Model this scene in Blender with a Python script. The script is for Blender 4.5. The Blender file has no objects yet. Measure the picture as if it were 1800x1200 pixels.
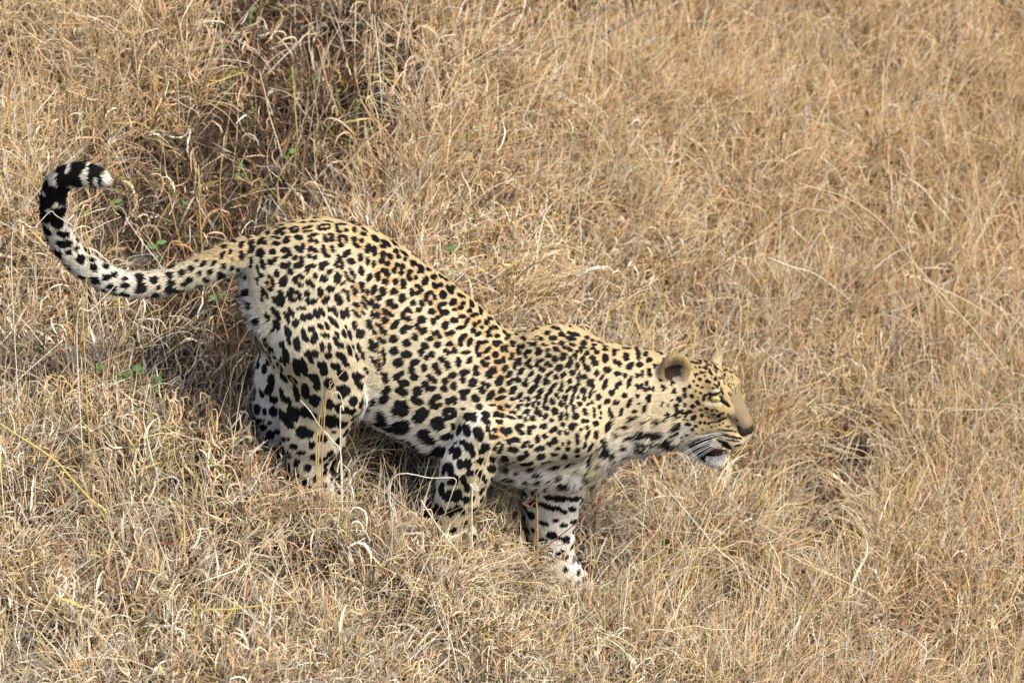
import bpy, math, random
import numpy as np
from mathutils import Vector, kdtree

random.seed(7)
RNG = np.random.default_rng(7)
scene = bpy.context.scene
COL = scene.collection
R = math.radians

# ------------------------------------------------------------------ camera, sky, sun
S = 680.0            # design units per metre
PITCH = R(30)
CP, SP = math.cos(PITCH), math.sin(PITCH)
DIST = 15.0
cam_d = bpy.data.cameras.new('camera')
cam = bpy.data.objects.new('camera', cam_d)
COL.objects.link(cam)
cam.location = (0, -DIST * CP, DIST * SP)
cam.rotation_euler = (R(60), 0, 0)
cam_d.sensor_width = 36
cam_d.lens = 36 * DIST / (1800 / S)
cam_d.clip_end = 500
cam_d.dof.use_dof = True
cam_d.dof.focus_distance = DIST - 0.05
cam_d.dof.aperture_fstop = 4.0
scene.camera = cam

world = bpy.data.worlds.new('World')
scene.world = world
world.use_nodes = True
wn = world.node_tree
bg = wn.nodes['Background']
sky = wn.nodes.new('ShaderNodeTexSky')
sky.sky_type = 'NISHITA'
sky.sun_disc = False
SUN_EL, SUN_AZ = R(50), R(132)       # azimuth measured from +Y (away from camera) towards +X
sky.sun_elevation = SUN_EL
sky.sun_rotation = SUN_AZ
sky.air_density = 1.0
sky.dust_density = 3.0
wn.links.new(sky.outputs[0], bg.inputs[0])
bg.inputs[1].default_value = 0.078
sun_d = bpy.data.lights.new('sun', 'SUN')
sun_d.energy = 1.5
sun_d.angle = R(10)
sun_d.color = (1.0, 0.93, 0.82)
sun = bpy.data.objects.new('sun', sun_d)
COL.objects.link(sun)
sd = Vector((math.sin(SUN_AZ) * math.cos(SUN_EL), math.cos(SUN_AZ) * math.cos(SUN_EL), math.sin(SUN_EL)))
sun.rotation_euler = sd.to_track_quat('Z', 'Y').to_euler()
vs = scene.view_settings
vs.view_transform = 'Standard'
vs.look = 'None'
vs.gamma = 1
vs.use_curve_mapping = False
vs.exposure = 1.5
scene.cycles.max_bounces = 5
scene.cycles.diffuse_bounces = 2
scene.cycles.glossy_bounces = 1
scene.cycles.transmission_bounces = 2
scene.cycles.use_denoising = True
scene.cycles_curves.shape = 'THICK'
scene.render.hair_subdiv = 2 if hasattr(scene.render, 'hair_subdiv') else 2

# ------------------------------------------------------------------ helpers
# design space: x (right, pixels of the photo at the leopard), s (sideways, towards the viewer), z (up)
def to_world(p):
    p = np.asarray(p, float)
    return np.stack([(p[..., 0] - 900) / S, -p[..., 1] / S, p[..., 2] / S], -1)

def proj(p):                       # where a design-space point falls in the photograph, and its nearness
    v = p[..., 2] * CP - p[..., 1] * SP
    w = p[..., 2] * SP + p[..., 1] * CP
    k = (DIST * S) / (DIST * S - w)
    return 900 + (p[..., 0] - 900) * k, 600 - v * k, w

def P3(px, py, s):
    return np.array([px, s, ((600 - py) + s * SP) / CP])

def lin(c):
    c = np.asarray(c, float) / 255.0
    return np.where(c < 0.04045, c / 12.92, ((c + 0.055) / 1.055) ** 2.4)

def tag(o, label=None, cat=None, group=None, kind=None):
    if label: o['label'] = label
    if cat: o['category'] = cat
    if group: o['group'] = group
    if kind: o['kind'] = kind
    return o

def vnoise(x, y, seed=0):
    xi, yi = np.floor(x).astype(np.int64), np.floor(y).astype(np.int64)
    fx, fy = x - xi, y - yi
    fx, fy = fx * fx * (3 - 2 * fx), fy * fy * (3 - 2 * fy)
    def h(a, b):
        n = (a * 374761393 + b * 668265263 + seed * 1442695041) & 0xffffffff
        n = ((n ^ (n >> 13)) * 1274126177) & 0xffffffff
        return ((n ^ (n >> 16)) & 0xffff) / 65535.0
    return (h(xi, yi) * (1 - fx) + h(xi + 1, yi) * fx) * (1 - fy) + (h(xi, yi + 1) * (1 - fx) + h(xi + 1, yi + 1) * fx) * fy

def fnoise(x, y, seed=0):
    return (vnoise(x, y, seed) + .5 * vnoise(x * 2.1, y * 2.1, seed + 5) + .25 * vnoise(x * 4.3, y * 4.3, seed + 9)) / 1.75

def smooth(e0, e1, x):
    t = np.clip((x - e0) / (e1 - e0), 0, 1)
    return t * t * (3 - 2 * t)

def seg_dist2d(px, py, pts):
    d = np.full(np.shape(px), 1e9)
    for (ax, ay), (bx, by) in zip(pts[:-1], pts[1:]):
        vx, vy = bx - ax, by - ay
        t = np.clip(((px - ax) * vx + (py - ay) * vy) / (vx * vx + vy * vy), 0, 1)
        d = np.minimum(d, np.hypot(px - ax - t * vx, py - ay - t * vy))
    return d

def cubic(xs, ys, x):              # Catmull-Rom style smooth interpolation
    xs, ys = np.asarray(xs, float), np.asarray(ys, float)
    m = np.gradient(ys, xs)
    i = np.clip(np.searchsorted(xs, x) - 1, 0, len(xs) - 2)
    h = xs[i + 1] - xs[i]
    t = np.clip((x - xs[i]) / h, 0, 1)
    return ((2 * t**3 - 3 * t**2 + 1) * ys[i] + (t**3 - 2 * t**2 + t) * h * m[i]
            + (-2 * t**3 + 3 * t**2) * ys[i + 1] + (t**3 - t**2) * h * m[i + 1])

def new_mesh(name, verts, faces, mat=None, parent=None, smooth_=True, origin=(0, 0, 0)):
    me = bpy.data.meshes.new(name)
    v = np.asarray(verts, float) - np.asarray(origin, float)
    me.from_pydata(v.tolist(), [], [list(map(int, f)) for f in faces])
    if smooth_:
        me.polygons.foreach_set('use_smooth', [True] * len(me.polygons))
    me.update()
    o = bpy.data.objects.new(name, me)
    COL.objects.link(o)
    if mat: me.materials.append(mat)
    if parent: o.parent = parent
    else: o.location = origin
    return o

def tube(path, rad, sides=6):
    path = [Vector(p) for p in path]
    n = len(path)
    vs_, fs_ = [], []
    up = Vector((0.13, 0.2, 0.97))
    for i, p in enumerate(path):
        t = (path[min(i + 1, n - 1)] - path[max(i - 1, 0)]).normalized()
        a = t.cross(up)
        if a.length < 1e-4: a = t.cross(Vector((1, 0, 0)))
        a.normalize(); b = t.cross(a).normalized()
        up = a.cross(t)
        r = rad[i] if hasattr(rad, '__len__') else rad
        for k in range(sides):
            an = 2 * math.pi * k / sides
            vs_.append(p + a * math.cos(an) * r + b * math.sin(an) * r)
    for i in range(n - 1):
        for k in range(sides):
            k2 = (k + 1) % sides
            fs_.append([i * sides + k, i * sides + k2, (i + 1) * sides + k2, (i + 1) * sides + k])
    fs_.append(list(range(sides))[::-1]); fs_.append([(n - 1) * sides + k for k in range(sides)])
    return [tuple(v) for v in vs_], fs_

def merge(parts):
    V, F = [], []
    for v, f in parts:
        b = len(V); V += list(v); F += [[i + b for i in q] for q in f]
    return V, F

# ------------------------------------------------------------------ materials
def mat_attr(name, rough=0.6, spec=0.25, transl=0.0, nrm=False, vary=0.0):
    m = bpy.data.materials.new(name); m.use_nodes = True
    nt = m.node_tree; nt.nodes.clear()
    out = nt.nodes.new('ShaderNodeOutputMaterial')
    at = nt.nodes.new('ShaderNodeAttribute'); at.attribute_name = 'tint'
    colour = at.outputs['Color']
    if vary:
        tc = nt.nodes.new('ShaderNodeTexCoord')
        no = nt.nodes.new('ShaderNodeTexNoise'); no.inputs['Scale'].default_value = 220; no.inputs['Detail'].default_value = 2
        nt.links.new(tc.outputs['Object'], no.inputs['Vector'])
        mr = nt.nodes.new('ShaderNodeMapRange'); mr.inputs['To Min'].default_value = 1 - vary; mr.inputs['To Max'].default_value = 1 + vary
        nt.links.new(no.outputs['Fac'], mr.inputs['Value'])
        mm = nt.nodes.new('ShaderNodeVectorMath'); mm.operation = 'SCALE'
        nt.links.new(colour, mm.inputs[0]); nt.links.new(mr.outputs[0], mm.inputs['Scale'])
        colour = mm.outputs[0]
    d = nt.nodes.new('ShaderNodeBsdfDiffuse')
    g = nt.nodes.new('ShaderNodeBsdfGlossy'); g.inputs['Roughness'].default_value = rough
    g.inputs['Color'].default_value = (0.9, 0.9, 0.9, 1)
    mx = nt.nodes.new('ShaderNodeMixShader'); mx.inputs[0].default_value = spec
    nt.links.new(colour, d.inputs['Color'])
    last = d.outputs[0]
    if transl:
        tr = nt.nodes.new('ShaderNodeBsdfTranslucent'); nt.links.new(colour, tr.inputs['Color'])
        m2 = nt.nodes.new('ShaderNodeMixShader'); m2.inputs[0].default_value = transl
        nt.links.new(last, m2.inputs[1]); nt.links.new(tr.outputs[0], m2.inputs[2]); last = m2.outputs[0]
    nt.links.new(last, mx.inputs[1]); nt.links.new(g.outputs[0], mx.inputs[2])
    nt.links.new(mx.outputs[0], out.inputs[0])
    if nrm:
        an = nt.nodes.new('ShaderNodeAttribute'); an.attribute_name = 'lie'
        geo = nt.nodes.new('ShaderNodeNewGeometry')
        sc = nt.nodes.new('ShaderNodeVectorMath'); sc.operation = 'SCALE'; sc.inputs['Scale'].default_value = 0.35
        ad = nt.nodes.new('ShaderNodeVectorMath'); ad.operation = 'ADD'
        nn = nt.nodes.new('ShaderNodeVectorMath'); nn.operation = 'NORMALIZE'
        nt.links.new(geo.outputs['Normal'], sc.inputs[0])
        nt.links.new(an.outputs['Vector'], ad.inputs[0]); nt.links.new(sc.outputs[0], ad.inputs[1])
        nt.links.new(ad.outputs[0], nn.inputs[0])
        nt.links.new(nn.outputs[0], d.inputs['Normal'])
    return m

def mat_plain(name, c, rough=0.6, spec=0.3, noise=0.0, scale=60, coat=0.0):
    m = bpy.data.materials.new(name); m.use_nodes = True
    nt = m.node_tree; b = nt.nodes['Principled BSDF']
    b.inputs['Base Color'].default_value = (*c, 1)
    b.inputs['Roughness'].default_value = rough
    b.inputs['Specular IOR Level'].default_value = spec
    b.inputs['Coat Weight'].default_value = coat
    if noise:
        tc = nt.nodes.new('ShaderNodeTexCoord')
        no = nt.nodes.new('ShaderNodeTexNoise'); no.inputs['Scale'].default_value = scale; no.inputs['Detail'].default_value = 6
        nt.links.new(tc.outputs['Object'], no.inputs['Vector'])
        cr = nt.nodes.new('ShaderNodeValToRGB')
        cr.color_ramp.elements[0].position = 0.3; cr.color_ramp.elements[1].position = 0.7
        cr.color_ramp.elements[0].color = (*[x * (1 - noise) for x in c], 1)
        cr.color_ramp.elements[1].color = (*[min(1, x * (1 + noise)) for x in c], 1)
        nt.links.new(no.outputs['Fac'], cr.inputs[0]); nt.links.new(cr.outputs[0], b.inputs['Base Color'])
        bp = nt.nodes.new('ShaderNodeBump'); bp.inputs['Strength'].default_value = 0.5; bp.inputs['Distance'].default_value = 0.01
        nt.links.new(no.outputs['Fac'], bp.inputs['Height']); nt.links.new(bp.outputs[0], b.inputs['Normal'])
    return m

M_SOIL = mat_plain('dry_soil', (0.052, 0.034, 0.023), 0.95, 0.1, 0.5, 30)
M_GRASS = mat_attr('straw', 0.5, 0.05, 0.0, vary=0.0)
M_LEAF = mat_attr('dry_leaf_blade', 0.45, 0.06, 0.25, vary=0.15)
M_FUR = mat_attr('fur', 0.5, 0.012, 0.0, nrm=True)
M_COAT = mat_attr('coat_skin', 0.7, 0.02)

# ------------------------------------------------------------------ the lie of the land
BX = [-3000, -600, 0, 300, 510, 790, 880, 990, 1100, 1300, 1800, 2600, 6000]
BZ = [300, -130, -185, -208, -243, -335, -405, -535, -615, -695, -810, -950, -1500]
SLOPE = 0.27
GULLY = [(520, -120), (490, 60), (520, 180), (470, 300), (330, 430), (380, 560), (450, 640)]
HOLES = [(1000, 30, 80, 50), (1450, 1010, 90, 45), (1290, 1100, 70, 35), (560, 1040, 90, 35), (150, 890, 80, 22), (260, 700, 70, 15),
         (1180, 620, 90, 20), (700, 850, 90, 25), (1560, 420, 90, 22), (1130, 900, 60, 25), (60, 1150, 60, 20), (860, 870, 50, 25),
         (1400, 880, 70, 30), (950, 1110, 60, 25), (1530, 830, 80, 30), (1240, 870, 60, 28), (1480, 930, 60, 30), (300, 880, 50, 22), (420, 1110, 70, 30), (120, 1010, 60, 24),
         (1330, 500, 60, 22), (1480, 440, 60, 22), (1250, 330, 60, 18), (700, 1150, 60, 24), (640, 930, 50, 18), (1090, 1060, 50, 26), (70, 620, 60, 18), (1700, 700, 60, 18), (1620, 1180, 60, 22)]
def base_img(x, s):
    z0 = cubic(BX, BZ, x)
    return 600 - (z0 * CP - s * (SLOPE * CP + SP))
def ground_z(x, s):
    x, s = np.asarray(x, float), np.asarray(s, float)
    z0 = cubic(BX, BZ, x)
    py = base_img(x, s)
    z = z0 - SLOPE * s
    far = smooth(-1200, -700, py) * (1 - smooth(1700, 2300, py))
    z = z - 85 * np.exp(-(seg_dist2d(x, py, GULLY) / 110) ** 2)
    for hx, hy, hr, hd in HOLES:
        z = z - 2.0 * hd * np.exp(-((x - hx) ** 2 + (py - hy) ** 2) / hr ** 2)
    z = z + far * (70 * (fnoise(x / 230, s / 260, 3) - .5) + 64 * (fnoise(x / 80, s / 95, 11) - .5))
    return z
gx = np.concatenate([np.linspace(-5000, -300, 40), np.linspace(-300, 2100, 241)[1:], np.linspace(2100, 7000, 40)[1:]])
gs = np.concatenate([np.linspace(-9000, -2200, 40), np.linspace(-2200, 900, 280)[1:], np.linspace(900, 7000, 30)[1:]])
GX, GS = np.meshgrid(gx, gs, indexing='ij')
GZ = ground_z(GX, GS)
gv = to_world(np.stack([GX, GS, GZ], -1)).reshape(-1, 3)
nx_, ns_ = GX.shape
ii = (np.arange(nx_ - 1)[:, None] * ns_ + np.arange(ns_ - 1)[None]).reshape(-1)
gf = np.stack([ii, ii + 1, ii + ns_ + 1, ii + ns_], 1)[:, ::-1]
tag(new_mesh('ground', gv, gf, M_SOIL), 'dry brown soil of the grassy bank', kind='structure')

# ------------------------------------------------------------------ leopard: implicit body
XG = np.concatenate([np.arange(66, 1120, 3.4), np.arange(1120, 1352, 2.2)])
SG = np.arange(-150, 190, 3.0)
ZG = np.arange(-590, 378, 3.0)
D = np.full((len(XG), len(SG), len(ZG)), 90.0, np.float32)
L = np.zeros(D.shape, np.int8)
PRIMS = []          # label -> dict(region, flow)

def sub(lo, hi, pad=60):
    a = [slice(max(0, np.searchsorted(g, l - pad)), np.searchsorted(g, h + pad)) for g, l, h in zip((XG, SG, ZG), lo, hi)]
    X, Y, Z = np.meshgrid(XG[a[0]], SG[a[1]], ZG[a[2]], indexing='ij')
    return tuple(a), X.astype(np.float32), Y.astype(np.float32), Z.astype(np.float32)

def blend(a, d, k, region, flow):
    PRIMS.append((region, np.asarray(flow, float)))
    lab = len(PRIMS) - 1
    cur = D[a]
    L[a] = np.where(d < cur, lab, L[a])
    h = np.clip(0.5 + 0.5 * (cur - d) / k, 0, 1)
    D[a] = cur * (1 - h) + d * h - k * h * (1 - h)

def cone(p, q, r1, r2, k, region, flow=None, squash=None):
    p, q = np.asarray(p, float), np.asarray(q, float)
    rm = max(r1, r2)
    a, X, Y, Z = sub(np.minimum(p, q) - rm, np.maximum(p, q) + rm)
    v = q - p; L2 = float(v @ v)
    t = np.clip(((X - p[0]) * v[0] + (Y - p[1]) * v[1] + (Z - p[2]) * v[2]) / L2, 0, 1)
    dx, dy, dz = X - p[0] - t * v[0], Y - p[1] - t * v[1], Z - p[2] - t * v[2]
    if squash: dy = dy / squash
    d = np.sqrt(dx**2 + dy**2 + dz**2) - (r1 + (r2 - r1) * t)
    blend(a, d, k, region, v if flow is None else flow)

def chain(pts, k, region, flow=1, squash=None):
    for (p, r1), (q, r2) in zip(pts[:-1], pts[1:]):
        cone(p, q, r1, r2, k, region, (np.asarray(q) - np.asarray(p)) * flow, squash)

def frame_ell(c, A, rad):          # A rows = local axes; returns function value
    rm = max(rad)
    a, X, Y, Z = sub(c - rm, c + rm)
    x, y, z = X - c[0], Y - c[1], Z - c[2]
    q = [(x * A[i][0] + y * A[i][1] + z * A[i][2]) / rad[i] for i in range(3)]
    n = np.sqrt(q[0]**2 + q[1]**2 + q[2]**2)
    return a, (n - 1) * min(rad)

def ell(c, A, rad, k, region, flow):
    a, d = frame_ell(np.asarray(c, float), A, rad)
    blend(a, d, k, region, flow)

def carve(c, A, rad, k):
    a, d = frame_ell(np.asarray(c, float), A, rad)
    cur = D[a]; d = -d
    h = np.clip(0.5 - 0.5 * (cur - d) / k, 0, 1)
    D[a] = cur * (1 - h) + d * h + k * h * (1 - h)

I3 = np.eye(3)
# torso stations: x, top, bottom (photo rows), half width
ST = np.array([
 [432, 458, 482, 8], [438, 440, 520, 30], [446, 428, 550, 48], [460, 414, 580, 64], [480, 403, 605, 76], [510, 394, 630, 84], [550, 388, 655, 90],
 [600, 390, 690, 93], [650, 402, 726, 94], [700, 430, 757, 95], [750, 465, 782, 96], [800, 502, 800, 95],
 [850, 544, 818, 92], [900, 584, 834, 88], [950, 594, 844, 82], [1000, 594, 844, 76], [1050, 602, 815, 70],
 [1100, 609, 792, 64], [1150, 614, 784, 60], [1190, 626, 772, 50], [1225, 650, 745, 25]], float)
def torso_half(x):
    top, bot, a = (cubic(ST[:, 0], ST[:, i], x) for i in (1, 2, 3))
    mid = 600 - (top + bot) / 2
    H = (bot - top) / 2
    b = np.sqrt(np.maximum((H**2 - (a * SP)**2), 16)) / CP
    return mid / CP, b, a
a, X, Y, Z = sub(np.array([432, -100, -330]), np.array([1225, 100, 260]), 30)
xc = X[:, 0, 0].astype(float)
zc, bb, aa = (np.asarray(t, np.float32)[:, None, None] for t in torso_half(np.clip(xc, 432, 1225)))
tz = (Z - zc) / bb
# slightly pear-shaped section, centre shift to keep the traced outline
wid = aa * (1 - 0.16 * np.clip(tz, -1, 1))
soff = 12 * smooth(1080, 1230, xc)[:, None, None].astype(np.float32)
q = (np.abs(tz) ** 2.2 + np.abs((Y - soff) / wid) ** 2.2) ** (1 / 2.2)
d = (q - 1) * np.minimum(wid, bb)
over = np.maximum(0, np.maximum(432 - X, X - 1225))
d = d + over * 0.9
blend(a, d.astype(np.float32), 4, 'torso', (-1, 0, -0.15))

# shoulder blades, shoulder and haunch muscle
dn = np.array([-0.35, 0, -1.0])
ell(P3(980, 606, 30), I3, (44, 20, 30), 26, 'shoulder', (-1, 0, -.2))
ell(P3(1002, 600, -40), I3, (40, 22, 30), 20, 'shoulder', (-1, 0, -.2))
ell(P3(990, 712, 40), I3, (90, 46, 96), 60, 'shoulder', (-1, 0, -.5))
ell(P3(560, 570, 44), I3, (92, 54, 130), 46, 'haunch', (-.5, 0, -1))
ell(P3(560, 520, -50), I3, (80, 50, 120), 40, 'haunch', (-.5, 0, -1))
# near hind leg
chain([(P3(560, 590, 62), 84), (P3(588, 680, 70), 57), (P3(560, 760, 66), 45), (P3(540, 812, 62), 34), (P3(546, 850, 64), 29), (P3(572, 868, 68), 25)], 16, 'hindleg')
cone(P3(524, 640, 60), P3(520, 770, 60), 36, 26, 18, 'hindleg', (-.1, 0, -1))
# far hind leg
chain([(P3(520, 590, -50), 62), (P3(492, 655, -56), 46), (P3(484, 715, -60), 41), (P3(486, 770, -60), 36), (P3(510, 800, -60), 29), (P3(545, 812, -60), 27)], 14, 'farhind')
# near front leg
chain([(P3(1010, 745, 76), 58), (P3(930, 765, 86), 50), (P3(866, 758, 92), 44)], 15, 'upperarm', 1)
ell(P3(838, 738, 92), I3, (30, 26, 30), 10, 'upperarm', (-1, 0, -.2))
chain([(P3(850, 752, 94), 43), (P3(824, 812, 92), 47), (P3(808, 862, 90), 41), (P3(794, 902, 88), 34), (P3(782, 930, 88), 31), (P3(806, 944, 90), 30)], 10, 'foreleg')
# far front leg
chain([(P3(985, 800, -50), 62), (P3(975, 862, -58), 54), (P3(970, 905, -60), 45), (P3(970, 950, -60), 38), (P3(976, 990, -58), 33), (P3(990, 1022, -56), 34), (P3(1010, 1034, -54), 28)], 14, 'farfore')
# chest
ell(P3(1010, 800, 0), I3, (62, 52, 44), 30, 'torso', (-.6, 0, -1))
# tail
TAIL = [(470, 452, 0, 40), (440, 448, 0, 34), (400, 458, 4, 30), (350, 478, 8, 27), (300, 495, 12, 24), (250, 501, 18, 22.5), (205, 494, 24, 21.5),
        (165, 474, 30, 21.5), (135, 446, 34, 21), (116, 417, 36, 20.5), (108, 385, 38, 20.5), (108, 352, 38, 20), (119, 327, 38, 19.5), (140, 315, 38, 18.5),
        (163, 312, 38, 17.5), (185, 317, 38, 14), (196, 322, 38, 10)]
tp = np.array([P3(a_, b_, c_) for a_, b_, c_, _ in TAIL]); tr_ = np.array([t[3] for t in TAIL], float)
tt = np.arange(len(TAIL)); ft = np.linspace(0, len(TAIL) - 1, 46)
tpath = np.stack([cubic(tt, tp[:, i], ft) for i in range(3)], 1); trad = cubic(tt, tr_, ft) * 0.80
chain([(p, r) for p, r in zip(tpath, trad)], 6, 'tail')
TAIL_ARC = np.concatenate([[0], np.cumsum(np.linalg.norm(np.diff(tpath, axis=0), axis=1))])

# head frame
YAW, HP = R(30), R(8)
hf = np.array([math.cos(YAW) * math.cos(HP), math.sin(YAW) * math.cos(HP), -math.sin(HP)])
hn = np.array([-math.sin(YAW), math.cos(YAW), 0])
ht = np.array([math.sin(HP) * math.cos(YAW), math.sin(HP) * math.sin(YAW), math.cos(HP)])
HA = np.stack([hf, hn, ht])
HC = P3(1246, 705, 14)
def H(f, n, t): return HC + f * hf + n * hn + t * ht
def img2(v): return np.array([v[0], v[2] * CP - v[1] * SP])
_M = np.linalg.inv(np.stack([img2(hf), img2(ht)], 1))
def hft(x, y, n):                  # head-local forward/up of a facial landmark at sideways offset n
    d = np.array([x - 1246, 705 - y]) - n * img2(hn)
    return _M @ d
def Hi(x, y, n):
    f, t = hft(x, y, n)
    return H(f, n, t)
def rot_f(deg):
    an = R(deg); return np.stack([math.cos(an) * hf + math.sin(an) * ht, hn, -math.sin(an) * hf + math.cos(an) * ht])
back = -hf - 0.2 * ht
def both(x, y, n):
    f, t = hft(x, y, n)
    return H(f, n, t), H(f, -n, t)
ell(Hi(1231, 690, 0), HA, (60, 54, 60), 20, 'head', back)
ell(Hi(1208, 705, 0), HA, (50, 50, 57), 10, 'head', back)
cone(Hi(1272, 686, 0), Hi(1310, 741, 0), 27, 14, 12, 'bridge', back)
cone(Hi(1255, 725, 0), Hi(1291, 760, 0), 40, 25, 14, 'muzzle', back)
for c in both(1203, 738, 38): ell(c, HA, (40, 24, 40), 16, 'head', back)
for c in both(1260, 683, 24): ell(c, rot_f(-30), (20, 11, 10), 12, 'head', back)
for c in both(1262, 716, 27): ell(c, HA, (24, 15, 15), 10, 'head', back)
for c in both(1284, 768, 14): ell(c, rot_f(-10), (27, 18, 21), 7, 'muzzle', back + .3 * ht)
cone(Hi(1200, 752, 0), Hi(1250, 800, 0), 40, 18, 12, 'jaw', back - .5 * ht)
ell(Hi(1261, 807, 0), HA, (19, 18, 14), 7, 'jaw', back - .8 * ht)
# open mouth
_a = Hi(1290, 788, 0) - Hi(1222, 784, 0); _a /= np.linalg.norm(_a); _u = np.cross(_a, hn); _u /= np.linalg.norm(_u)
MA = np.stack([_a, hn, _u]); MC = Hi(1262, 789, 0)
carve(MC, MA, (46, 27, 10), 3)
# eye sockets
for c in both(1258, 698, 31): carve(c, HA, (8, 6, 6), 3)
# ears
EARS = [(Hi(1187, 652, 52), 1), (Hi(1262, 640, -46), -1)]
EAX = []
for c, sg in EARS:
    axh = ht * .97 - hf * .12 + hn * sg * .12
    axd = hf * .62 + hn * sg * .78 if sg == 1 else hf * .95 + hn * sg * .3
    axh /= np.linalg.norm(axh); axd -= axh * (axd @ axh); axd /= np.linalg.norm(axd)
    axw = np.cross(axh, axd)
    A = np.stack([axd, axw, axh]); EAX.append(A)
    k_ = 1 if sg == 1 else .8
    ell(c, A, (15 * k_, 26 * k_, 34 * k_), 8, 'ear', axh)
    carve(c + axd * 16 * k_ + axh * 1, A, (17 * k_, 21 * k_, 27 * k_), 7)

# ---- surface nets
def surface_nets(D):
    inside = D < 0
    n0, n1, n2 = D.shape
    ncross = np.zeros((n0 - 1, n1 - 1, n2 - 1), np.int8)
    cells = None
    cnt = np.zeros((n0 - 1, n1 - 1, n2 - 1), np.int8)
    for a in (0, 1):
        for b in (0, 1):
            for c in (0, 1):
                cnt += inside[a:n0 - 1 + a, b:n1 - 1 + b, c:n2 - 1 + c]
    act = np.argwhere((cnt > 0) & (cnt < 8))
    idx = np.full(cnt.shape, -1, np.int64)
    idx[act[:, 0], act[:, 1], act[:, 2]] = np.arange(len(act))
    pos = np.zeros((len(act), 3)); num = np.zeros(len(act))
    for ax in range(3):
        o1, o2 = [i for i in range(3) if i != ax]
        for u in (0, 1):
            for v in (0, 1):
                A0 = act.copy(); A0[:, o1] += u; A0[:, o2] += v
                A1 = A0.copy(); A1[:, ax] += 1
                d0 = D[A0[:, 0], A0[:, 1], A0[:, 2]]; d1 = D[A1[:, 0], A1[:, 1], A1[:, 2]]
                m = (d0 < 0) != (d1 < 0)
                t = d0[m] / (d0[m] - d1[m])
                p = A0[m].astype(float); p[:, ax] += t
                pos[m] += p; num[m] += 1
    pos /= num[:, None]
    quads = []
    for ax in range(3):
        o1, o2 = (ax + 1) % 3, (ax + 2) % 3
        s0 = [slice(1, D.shape[i] - 1) for i in range(3)]; s1 = list(s0)
        s0[ax] = slice(0, D.shape[ax] - 1); s1[ax] = slice(1, D.shape[ax])
        i0, i1 = inside[tuple(s0)], inside[tuple(s1)]
        for flip, m in ((False, i0 & ~i1), (True, ~i0 & i1)):
            e = np.argwhere(m)
            if not len(e): continue
            for i in range(3):
                if i != ax: e[:, i] += 1
            def g(d1, d2):
                q = e.copy(); q[:, o1] += d1; q[:, o2] += d2
                return idx[q[:, 0], q[:, 1], q[:, 2]]
            Q = np.stack([g(-1, -1), g(0, -1), g(0, 0), g(-1, 0)], 1)
            quads.append(Q[:, ::-1] if flip else Q)
    return pos, np.concatenate(quads), act
pos, quads, act = surface_nets(D)
LV = L[act[:, 0], act[:, 1], act[:, 2]]
V = np.stack([np.interp(pos[:, 0], np.arange(len(XG)), XG), np.interp(pos[:, 1], np.arange(len(SG)), SG), np.interp(pos[:, 2], np.arange(len(ZG)), ZG)], 1)
del D, L
# keep the largest connected shell only is unnecessary: every primitive overlaps its neighbour
# mesh adjacency smoothing
E = np.concatenate([quads[:, [0, 1]], quads[:, [1, 2]], quads[:, [2, 3]], quads[:, [3, 0]]])
def lap(F, it, lam=0.6):
    n = len(V)
    deg = np.bincount(E[:, 0], minlength=n) + np.bincount(E[:, 1], minlength=n)
    for _ in range(it):
        A = np.stack([np.bincount(E[:, 0], F[E[:, 1], i], n) + np.bincount(E[:, 1], F[E[:, 0], i], n) for i in range(F.shape[1])], 1)
        F = F * (1 - lam) + lam * A / np.maximum(deg, 1)[:, None]
    return F
V = lap(V, 2, 0.4)
REG = np.array([PRIMS[l][0] for l in range(len(PRIMS))])
FLW = np.array([PRIMS[l][1] / max(np.linalg.norm(PRIMS[l][1]), 1e-6) for l in range(len(PRIMS))])
regV = REG[LV]
flowV = lap(FLW[LV], 60)
def tri_geom(V, quads):
    T = np.concatenate([quads[:, [0, 1, 2]], quads[:, [0, 2, 3]]])
    n = np.cross(V[T[:, 1]] - V[T[:, 0]], V[T[:, 2]] - V[T[:, 0]])
    return T, n
T, tn = tri_geom(V, quads)
area = np.linalg.norm(tn, axis=1) / 2
vn = np.zeros_like(V)
for i in range(3):
    for c in range(3): vn[:, c] += np.bincount(T[:, i], tn[:, c], len(V))
# orient normals outwards
if (vn * (V - V.mean(0))).sum() < 0:
    vn = -vn; quads = quads[:, ::-1]
vn = lap(vn, 2); vn /= np.linalg.norm(vn, axis=1)[:, None] + 1e-9

# ---- coat pattern
pxV, pyV, wV = proj(V)
def in_head(reg): return np.isin(reg, ['head', 'muzzle', 'bridge', 'jaw'])
def spacing_at(px, py, reg):
    sp = np.full(len(px), 27.0)
    tor = np.isin(reg, ['torso', 'shoulder', 'haunch'])
    sp = np.where(tor, np.interp(px, [440, 600, 700, 860, 930, 1000, 1100, 1200], [24, 26, 31, 31, 21, 19, 20, 19]), sp)
    topd = py - cubic(ST[:, 0], ST[:, 1], np.clip(px, 432, 1225))
    sp = np.where(tor, sp * np.interp(topd, [0, 60], [0.8, 1.0]), sp)
    sp = np.where((reg == 'upperarm'), 21, sp)
    sp = np.where(np.isin(reg, ['hindleg', 'farhind']), np.interp(py, [600, 800], [26, 22]), sp)
    sp = np.where(np.isin(reg, ['foreleg', 'farfore']), np.interp(py, [740, 900, 1000], [26, 23, 19]), sp)
    sp = np.where(reg == 'tail', np.interp(px, [90, 160, 400], [24, 21, 18]), sp)
    sp = np.where(in_head(reg), np.interp(px, [1170, 1230, 1290], [14, 10.5, 8.5]), sp)
    sp = np.where(reg == 'ear', 30, sp)
    return sp
order = RNG.permutation(len(V))[:70000]
spV = spacing_at(pxV, pyV, regV)
cell = {}
sites = []
CS = 16.0
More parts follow.
